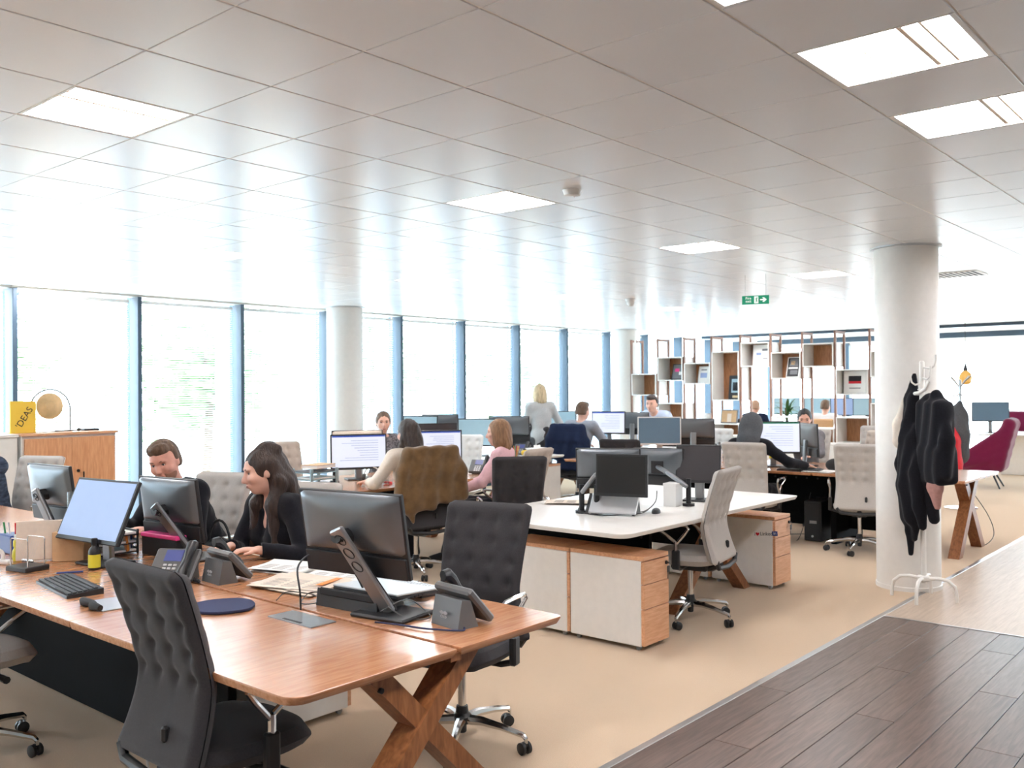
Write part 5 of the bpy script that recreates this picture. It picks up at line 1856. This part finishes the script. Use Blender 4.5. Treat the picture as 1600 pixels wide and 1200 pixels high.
s.chain([(-.06, .19, 1.5), (-.07, .23, 1.3), (-.07, .225, 1.18)], [.02, .06, .065], .03)
garment('cream_bag', 'cream cloth bag hanging on the far side of the coat stand', 'bag', s, 'cloth_cream', fold('y', .004, 60))
um = thing('umbrella', 'folded black umbrella hanging at the white coat stand', 'umbrella', (7.26, 2.175, 0), math.radians(-41))
obj('umbrella_cloth', MB().tube([(.02, .19, 1.05), (.02, .19, .95), (.02, .19, .6), (.02, .19, .47)], [.006, .02, .016, .004], 10), 'black_matte', um)
obj('umbrella_handle', MB().tube([(.02, .19, 1.05), (.02, .19, 1.17), (.02, .16, 1.19), (.02, .13, 1.17)], .006, 6), 'black_plastic', um)

c2 = thing('coat_stand', 'chrome coat stand behind the big column, right side', 'coat stand', (12.92, 3.40, 0), math.radians(-41))
obj('pole', MB().tube([(0, 0, .05), (0, 0, 1.68)], .02, 10), 'chrome', c2)
obj('foot_plate', MB().lathe([(.2, 0), (.2, .015), (.03, .03), (.02, .06)], 24), 'chrome', c2)
for k in range(4):
    a = k * PI / 2 + .3
    P = lambda r, z: (r * math.cos(a), r * math.sin(a), z)
    obj('hook', MB().tube([P(.01, 1.58), P(.08, 1.66), P(.17, 1.73)], .008, 6), 'chrome', c2)
    obj('hook', MB().tube([P(.01, 1.50), P(.06, 1.46), P(.11, 1.47), P(.13, 1.50)], .007, 6), 'chrome', c2)
s = SDF(.018)
s.chain([(0, .0, 1.38), (-.02, .04, 1.2), (-.02, .02, .95), (-.02, .0, .7)], [.04, .13, .14, .12], .04)
garment('dark_coat', 'dark grey coat on the chrome coat stand', 'coat', s, 'cloth_grey', fold('y', .008, 45), (12.92, 3.40, 0))
s = SDF(.018)
s.chain([(-.16, -.05, 1.05), (-.17, -.07, .9), (-.17, -.10, .6), (-.17, -.12, .42)], [.04, .10, .10, .09], .04)
garment('red_coat', 'bright red coat low on the chrome coat stand', 'coat', s, 'red', fold('y', .008, 45), (12.92, 3.40, 0))

# ------------------------------------------------------------------ jackets over chair backs
def jacket(x, y, deg, label, material, seed=0, tail=False):
    s = SDF(.0125)
    s.box((-.290, 0, 1.00), (.028, .21, .09), .034, .03)
    s.box((-.275, 0, .82), (.030, .23, .15), .034, .04)
    s.chain([(-.28, .22, 1.06), (-.30, .275, .92), (-.29, .30, .74)], [.046, .05, .05], .04)
    s.chain([(-.28, -.22, 1.06), (-.30, -.275, .90), (-.29, -.31, .70)], [.046, .05, .05], .04)
    s.cap((-.31, -.10, 1.09), (-.31, .10, 1.09), .028, .028, .03)
    if tail:
        s.chain([(-.29, .24, .80), (-.30, .22, .62), (-.29, .18, .50)], [.06, .05, .015], .04)
        s.box((-.285, .12, .68), (.026, .12, .06), .03, .03)
    else:
        s.box((-.26, -.05, .62), (.024, .17, .10), .03, .03)
        s.chain([(-.28, -.2, .7), (-.28, -.2, .45)], [.05, .03], .03)
    o = sobj('jacket', s.mesh('jacket', lambda X, Y, Z: (.007 * np.sin(42 * Y + 2.2 * np.sin(5 * Z + seed)) * (.6 + .4 * np.cos(6 * Z + seed)) + 0 * X).astype(np.float32)), material, loc=(x, y, 0), rz=math.radians(deg))
    return tag(o, label, 'jacket')
jacket(5.49, 5.83, 75, 'olive brown suede jacket over the back of an office chair', 'cloth_olive', 1, True)
jacket(10.2, 7.6, 10, 'navy blue jacket over the chair of the man in grey', 'cloth_navy', 2)
# ------------------------------------------------------------------ people
def rotm(axis, a):
    c, s = math.cos(a), math.sin(a)
    return np.array({'x': [[1, 0, 0], [0, c, -s], [0, s, c]], 'y': [[c, 0, s], [0, 1, 0], [-s, 0, c]], 'z': [[c, -s, 0], [s, c, 0], [0, 0, 1]]}[axis])

def ik(S, T, l1, l2, pole):
    d = T - S
    L = np.linalg.norm(d)
    if L > (l1 + l2) * .995:
        T = S + d / L * (l1 + l2) * .995
        d = T - S
        L = np.linalg.norm(d)
    u = d / L
    a = (l1 * l1 - l2 * l2 + L * L) / (2 * L)
    hh = math.sqrt(max(0, l1 * l1 - a * a))
    p = pole - u * (pole @ u)
    p = p / (np.linalg.norm(p) + 1e-9)
    return S + u * a + p * hh, T

def hand(s, W, d, up, side, k=.008, curl=.5, sc=1.0):
    d = d / np.linalg.norm(d)
    n = up - d * (up @ d)
    n = n / np.linalg.norm(n)
    b = np.cross(n, d) * side                     # towards the thumb
    R = np.stack([d, b, n], 1)
    s.ell(W + d * .045 * sc, np.array([.052, .040, .016]) * sc, .012, R)
    for j, (o, l) in enumerate(((.028, .066), (.010, .076), (-.009, .070), (-.027, .055))):
        p0 = W + (d * .080 + b * o) * sc
        a1 = curl * .6
        a2 = curl * 1.5
        p1 = p0 + (d * math.cos(a1) - n * math.sin(a1)) * l * .52 * sc
        p2 = p1 + (d * math.cos(a2) - n * math.sin(a2)) * l * .48 * sc
        s.cap(p0, p1, .0092 * sc, .0085 * sc, .006).cap(p1, p2, .0085 * sc, .0072 * sc, .004)
    t0 = W + (d * .022 + b * .030) * sc
    t1 = t0 + (d * .030 + b * .026 - n * .006) * sc
    t2 = t1 + (d * .030 + b * .004 - n * .008) * sc
    s.cap(t0, t1, .012 * sc, .010 * sc, .008).cap(t1, t2, .010 * sc, .008 * sc, .004)

def person(label, x, y, deg, pz=.575, lean=10, head=(0, 0, 0), hands=None, male=False, legs='sit', h=.014, skin='skin', top='cloth_black', trousers='cloth_black', hair=None,
           hair_mat='hair_dark', sleeve=1.0, neck=.03, brows=True, sc=1.0, knees=(.44, .14, .12), shoes='black_matte', turn=0, thick=.012, waist_drop=.0, vneck=0, hem=0, side=0, beard=False, extra=None):
    le = math.radians(lean)
    u = np.array([math.sin(le), math.sin(math.radians(side)), math.cos(le)])
    u = u / np.linalg.norm(u)
    Z = np.array([0, 0, 1.])
    P = np.array([0, 0, pz])
    C = P + .30 * u
    N = P + .485 * u
    tw = rotm('z', math.radians(turn))
    yv = tw @ np.array([0, 1., 0])
    fx = np.cross(yv, u)
    sw = .185 if male else .162
    S = {1: P + .44 * u + yv * sw, -1: P + .44 * u - yv * sw}
    nd = u * .6 + Z * .4 + fx * .12
    nd = nd / np.linalg.norm(nd)
    Tn = N + nd * .075
    hy, hp, ht = [math.radians(v) for v in head]
    HR = rotm('z', hy) @ rotm('y', hp) @ rotm('x', ht)
    Hc = Tn + HR @ np.array([.022, 0, .088])
    HF = lambda *p: Hc + HR @ np.array(p, float)
    Rt = np.stack([fx, yv, u], 1)
    # ---- shared torso and limb primitives
    def torso(s, t=0, arms=1.0, kk=.04):
        m = 1.08 if male else 1.0
        s.ell(P + u * .02, (.115 + t, .160 + t, .12 + t), kk, Rt)
        s.ell(P + u * .16, (.100 * m + t, .130 * m + t, .16 + t), kk, Rt)
        s.ell(C + fx * .008, (.108 * m + t, .152 * m + t, .165 + t), kk, Rt)
        if not male:
            for q in (-1, 1):
                s.ell(C + fx * .085 + yv * q * .07 - u * .005, (.055 + t, .06 + t, .06 + t), .035, Rt)
        s.cap(S[1] - yv * .02, S[-1] + yv * .02, .058 * m + t, None, .05)
        for q in (-1, 1):
            s.cap(N - u * .02 + yv * q * .03, S[q], .05 + t, .052 * m + t, .04)
    LEN = (.285 * (1.05 if male else 1.0), .245 * (1.05 if male else 1.0))
    E, Wr = {}, {}
    for q in (1, -1):
        tg = np.array((hands or {}).get(q, (.30, q * .18, pz + .14)), float)
        E[q], Wr[q] = ik(S[q], tg, LEN[0], LEN[1], np.array([-.35, q * .7, -.8]))
    def arms(s, t=0, fr=1.0):
        m = 1.12 if male else 1.0
        for q in (1, -1):
            s.cap(S[q], E[q], .050 * m + t, .040 * m + t, .03)
            if fr > 0:
                s.cap(E[q], E[q] + (Wr[q] - E[q]) * fr, .040 * m + t, (.040 - .013 * fr) * m + t, .02)
    hips = {q: P + np.array([.0, q * .088, -.03]) for q in (1, -1)}
    K, A = {}, {}
    for q in (1, -1):
        if legs == 'sit':
            kx, ky, fo = knees
            K[q] = hips[q] + np.array([math.sqrt(max(.01, .42 ** 2 - (pz - .54) ** 2)), q * ky * .45, .0])
            K[q][2] = .525
            A[q] = np.array([K[q][0] - .02 + fo * (1 if q > 0 else -.6), K[q][1], .085])
        else:
            K[q] = np.array([.03, q * .095, .48])
            A[q] = np.array([-.01 + .06 * q, q * .10, .085])
    def leg(s, t=0):
        for q in (1, -1):
            s.cap(hips[q], K[q], .082 + t, .057 + t, .04).cap(K[q], A[q] + Z * .03, .055 + t, .040 + t, .02)
    # ---- body, one continuous skin
    b = SDF(h)
    torso(b, -.008)
    arms(b, -.004)
    leg(b, -.006)
    for q in (1, -1):
        b.cap(A[q], A[q] + np.array([.13, 0, -.045]), .036, .026, .02)
        d = Wr[q] - E[q]
        d = d / np.linalg.norm(d)
        d2 = d * .75 + np.array([.25, -q * .1, -.05])
        hand(b, Wr[q], d2, np.array([0, 0, 1.]) + .0 * d, q, sc=1.05 if male else .95)
    b.cap(N - u * .03, Tn + HR @ np.array([0, 0, .01]), .054 if male else .046, .05 if male else .044, .025)
    f = 1.04 if male else .98
    b.ell(HF(0, 0, .022), np.array([.098, .077, .100]) * f, .02, HR)
    b.ell(HF(.022, 0, -.045), np.array([.073, .060, .075]) * f, .03, HR)
    b.ell(HF(.058, 0, -.088), np.array([.026, .030, .024]) * f, .025, HR)
    b.cap(HF(.094, 0, .012), HF(.116, 0, -.030), .008, .012, .010)
    b.ell(HF(.104, 0, -.034), (.012, .018, .010), .008, HR)
    for q in (1, -1):
        b.ell(HF(.086, q * .031, .030), (.014, .026, .008), .012, HR)
        b.ell(HF(.096, q * .032, .008), (.016, .019, .012), .012, HR, '-')
        b.ell(HF(.064, q * .042, -.022), (.03, .024, .024), .02, HR)
        b.ell(HF(-.004, q * .078, -.006), (.020, .009, .031), .006, HR)
    b.ell(HF(.090, 0, -.062), (.014, .026, .012), .01, HR)
    me = b.mesh('person')
    root = sobj('person', me, skin, loc=(x, y, 0), rz=math.radians(deg))
    root.scale = (sc, sc, sc)
    tag(root, label, 'person', 'people at work')
    # ---- face details
    def face(name, fn, material):
        m = MB()
        fn(m)
        Mx = Matrix.Translation(Hc) @ Matrix([[*HR[0], 0], [*HR[1], 0], [*HR[2], 0], [0, 0, 0, 1]])
        m.v = [tuple(Mx @ Vector(p)) for p in m.v]
        return obj(name, m, material, root)
    if brows:
        co = np.empty(len(me.vertices) * 3, np.float32)
        me.vertices.foreach_get('co', co)
        HV = (co.reshape(-1, 3) - Hc) @ HR
        def sx(yy, zz, d=.009):
            m_ = (np.abs(HV[:, 1] - yy) < d) & (np.abs(HV[:, 2] - zz) < d) & (HV[:, 0] > .03)
            return float(np.median(HV[m_, 0])) if m_.any() else .09
        ex = (sx(.032, .008) + sx(-.032, .008)) / 2
        bx_ = (sx(.032, .031) + sx(-.032, .031)) / 2
        lx = sx(0, -.063, .007)
        for q in (1, -1):
            ey = face('eye', lambda m: m.ell((ex - .004, q * .032, .0075), (.008, .0125, .0055), 10, 6), 'eye_white')
            face('iris', lambda m: m.ell((ex + .0028, q * .032, .0075), (.002, .0050, .0050), 8, 6), 'ink').parent = ey
            face('eyelid', lambda m: m.tube([(ex + .000, q * .019, .009), (ex + .0035, q * .027, .0135), (ex + .0035, q * .035, .0138), (ex - .002, q * .046, .008)], [.0012, .0019, .0019, .0011], 6), 'lash').parent = ey
            face('eyebrow', lambda m: m.tube([(bx_ + .001, q * .016, .0285), (bx_ + .001, q * .030, .0335), (bx_ - .009, q * .050, .029)], [.0026, .0034, .0016], 6), hair_mat)
        face('lips', lambda m: m.ell((lx - .004, 0, -.0585), (.0075, .021, .0042), 12, 6).ell((lx - .0045, 0, -.0665), (.0075, .018, .0052), 12, 6), 'lips')
    if beard:
        s = SDF(h * .8)
        s.ell(HF(.022, 0, -.047), np.array([.075, .062, .077]) * f, .02, HR).ell(HF(.060, 0, -.090), np.array([.028, .032, .026]) * f, .02, HR)
        s.box(HF(.02, 0, .06), (.16, .12, .085), .01, .012, HR, '-')
        s.ell(HF(.10, 0, -.062), (.022, .026, .012), .006, HR, '-')
        sobj('beard', s.mesh('beard', inflate=.001), 'stubble', root)
    # ---- clothes
    wr = lambda amp: (lambda X, Y, Zz: (amp * np.sin(38 * Zz + 17 * Y + 3 * np.sin(21 * X)) * np.sin(23 * X + 9 * Y)).astype(np.float32))
    s = SDF(h)
    torso(s, thick)
    arms(s, thick, sleeve)
    if hem:
        s.chain([P + fx * .0, P - Z * hem], [.15, .16], .05)
    for q in (1, -1):
        if sleeve >= 1:
            s.ell(Wr[q] + (Wr[q] - E[q]) * .10, (.05, .05, .05), .004, None, '-')
    s.cap(N + nd * (.01 + neck), N + nd * .3, .075, .09, .008, '-')
    if vneck:
        s.cap(N + fx * .08 + nd * .04, C + fx * .14 + u * (.13 - vneck), .06, .02, .01, '-')
    sobj('top', s.mesh('top', wr(.004)), top, root)
    s = SDF(h)
    s.ell(P + u * .0, (.12, .165, .10), .04, Rt)
    leg(s, .010)
    sobj('trousers', s.mesh('trousers', wr(.003)), trousers, root)
    for q in (1, -1):
        s = SDF(h)
        s.cap(A[q] + Z * -.01, A[q] + np.array([.15, 0, -.05]), .042, .032, .02).box(A[q] + np.array([.05, 0, -.072]), (.10, .026, .004), .008, .01)
        sobj('shoe', s.mesh('shoe'), shoes, root)
    # ---- hair
    if hair:
        s = SDF(h * .8)
        strands = lambda X, Y, Zz: (.0022 * np.sin(150 * (Y + .5 * X) + 4 * np.sin(14 * Zz))).astype(np.float32)
        kind = hair
        if kind in ('short', 'bald'):
            s.ell(HF(-.010, 0, .036), np.array([.104, .085, .102]) * f, .02, HR)
            s.ell(HF(-.045, 0, -.02), np.array([.065, .078, .07]) * f, .02, HR)
            s.box(HF(.115, 0, -.075), (.075, .12, .125), .02, .015, HR, '-')
            s.box(HF(.02, 0, -.115), (.2, .2, .055), .01, .01, HR, '-')
            if kind == 'short':
                s.ell(HF(.05, 0, .105), (.05, .06, .025), .03, HR)
        elif kind == 'hood':
            s.ell(HF(-.02, 0, .01), (.135, .115, .140), .03, HR)
            s.cap(HF(-.05, 0, -.06), N - fx * .06, .11, .12, .05)
            s.ell(HF(.14, 0, -.02), (.11, .085, .11), .02, HR, '-')
        else:
            s.ell(HF(-.012, 0, .030), np.array([.107, .087, .104]) * f, .02, HR)
            if kind == 'long':
                for q in (1, -1):
                    s.chain([HF(-.045, q * .065, .03), HF(-.055, q * .078, -.06), S[q] * .45 + N * .55 + fx * .06 + u * .01, C + yv * q * .10 + fx * (.135 if extra != 'back' else -.09) - u * .05],
                            [.028, .032, .042, .026], .025)
                s.chain([HF(-.07, 0, .02), HF(-.085, 0, -.08), N - fx * .075 - u * .05, C - fx * .135 - u * .02], [.07, .075, .085, .05], .04)
            elif kind == 'bob':
                s.ell(HF(-.025, 0, -.035), np.array([.100, .102, .145]), .03, HR)
                s.ell(HF(-.04, 0, -.10), np.array([.078, .10, .085]), .03, HR)
            elif kind == 'tied':
                s.ell(HF(-.095, 0, -.02), (.04, .04, .05), .03, HR)
                s.ell(HF(-.045, 0, -.02), np.array([.065, .082, .08]), .02, HR)
            s.ell(HF(.105, 0, -.035), np.array([.088, .085, .112]) if kind != 'bob' else np.array([.078, .07, .11]), .012, HR, '-')
            if kind == 'bob':
                s.box(HF(.0, 0, -.24), (.3, .3, .06), .01, .01, HR, '-')
            if extra == 'topknot':
                s.ell(HF(-.045, 0, .125), (.05, .045, .03), .02, HR).ell(HF(-.085, .03, .10), (.035, .035, .03), .02, HR)
        sobj('hood' if kind == 'hood' else 'hair', s.mesh('hair', strands if kind != 'hood' else None), hair_mat, root)
    return root

def to_local(x, y, deg, p):
    a = math.radians(-deg)
    dx, dy = p[0] - x, p[1] - y
    return (dx * math.cos(a) - dy * math.sin(a), dx * math.sin(a) + dy * math.cos(a), p[2])

def hands_at(x, y, deg, L, R):
    return {1: to_local(x, y, deg, L), -1: to_local(x, y, deg, R)}

# the two people at the oak desk
person('man in a black shirt leaning towards the monitors at the oak desk', 3.19, 5.32, 186, .60, 29, (30, 16, 10), hands_at(3.19, 5.31, 186, (2.70, 5.10, .79), (2.68, 5.46, .79)), male=True, h=.0085,
       top='cloth_black', trousers='cloth_navy', hair='short', hair_mat='hair_brown', neck=.02, beard=True, skin='skin_rosy')
person('woman with long dark hair and a black top, typing at the oak desk', 3.12, 4.29, 180, .545, 17, (-22, 12, 0), hands_at(3.12, 4.29, 180, (2.72, 4.06, .785), (2.70, 4.28, .785)), h=.0085,
       top='cloth_black', trousers='cloth_black', hair='long', hair_mat='hair_dark', vneck=.10, neck=-.01, extra='topknot')
person('person in a plaid shirt cut off by the left edge', 2.98, 8.20, 190, .575, 12, (0, 10, 0), hands_at(2.98, 8.20, 190, (2.55, 8.05, .80), (2.55, 8.3, .80)), male=True, h=.016, top='cloth_plaid', trousers='cloth_navy', hair='short', hair_mat='hair_dark')
# desk by the left column
person('woman in a patterned top, half hidden behind the lit screen', 6.98, 7.98, 262, .585, 4, (-28, 4, 0), hands_at(6.98, 7.98, 262, (7.1, 7.6, .80), (6.8, 7.6, .80)), h=.014, top='cloth_pattern', trousers='cloth_black', hair='tied', hair_mat='hair_brown')
person('woman with long brown hair and a cream blouse, seen from behind', 5.54, 5.90, 72, .575, 8, (8, 8, 0), hands_at(5.54, 5.90, 72, (5.33, 6.30, .785), (5.80, 6.30, .785)), h=.011, top='cloth_cream', trousers='cloth_black', hair='long',
       hair_mat='hair_dark', extra='back', sleeve=.55)
person('woman in a pink jumper with a brown bob, seen from behind', 6.40, 5.60, 118, .55, 2, (6, 4, 0), hands_at(6.40, 5.60, 118, (5.98, 5.80, .68), (6.46, 6.06, .70)), h=.011, top='cloth_rose', trousers='cloth_black', hair='bob', hair_mat='hair_chestnut')
# by the windows
person('standing blond woman in a long grey cardigan', 10.28, 8.28, 62, .90, 6, (-18, 8, 0), hands_at(10.28, 8.28, 62, (10.35, 8.55, 1.0), (10.52, 8.40, 1.02)), legs='stand', h=.016, top='cloth_lightgrey', trousers='cloth_grey', hair='bob',
       hair_mat='hair_blond', hem=.28, sc=1.0)
person('man in a grey shirt sitting with his back to the viewer', 10.26, 7.60, 10, .64, 6, (-12, 6, 0), hands_at(10.26, 7.60, 10, (10.72, 7.80, .80), (10.74, 7.42, .80)), male=True, h=.016, top='cloth_shirtgrey', trousers='cloth_brown', hair='short', hair_mat='hair_brown')
person('man in a pale blue shirt leaning over the far desk', 12.12, 7.30, 176, .88, 46, (12, 8, 0), hands_at(12.12, 7.30, 176, (11.70, 7.12, .80), (11.66, 7.5, .80)), male=True, legs='stand', h=.016, top='cloth_paleblue', trousers='cloth_black', hair='short', hair_mat='hair_dark')
# by the big column
person('person in a grey hood bent over the spreadsheet screen', 8.68, 4.31, 10, .57, 14, (-4, 14, 0), hands_at(8.68, 4.31, 10, (9.12, 4.42, .79), (9.14, 3.86, .79)), h=.0135, top='cloth_black', trousers='cloth_black', hair='hood', hair_mat='cloth_grey', knees=(.44, .2, -.05))
person('dark haired woman in a grey cardigan facing the viewer', 10.82, 4.58, 188, .575, 10, (14, 10, 0), hands_at(10.82, 4.58, 188, (10.34, 4.36, .80), (10.34, 4.8, .80)), h=.0145, top='cloth_midgrey', trousers='cloth_black', hair='tied', hair_mat='hair_black', vneck=.08)
# behind the shelf
person('man in a dark jumper sitting behind the shelf, by the plant', 16.62, 8.1, 8, .575, 6, (-10, 6, 0), male=True, h=.02, top='cloth_navy', trousers='cloth_navy', hair='bald', hair_mat='hair_sandy', brows=False)
person('man in a white shirt sitting behind the shelf', 17.3, 6.98, 12, .575, 8, (-14, 4, 0), hands_at(17.3, 6.98, 12, (17.75, 7.2, .80), (17.78, 6.85, .8)), male=True, h=.02, top='cloth_white', trousers='cloth_navy', hair='short', hair_mat='hair_brown', brows=False)
person('person behind the far monitors, only the head showing', 20.0, 8.28, 190, .575, 8, (0, 0, 0), male=True, h=.02, top='cloth_navy', trousers='cloth_navy', hair='short', hair_mat='hair_black', brows=False)
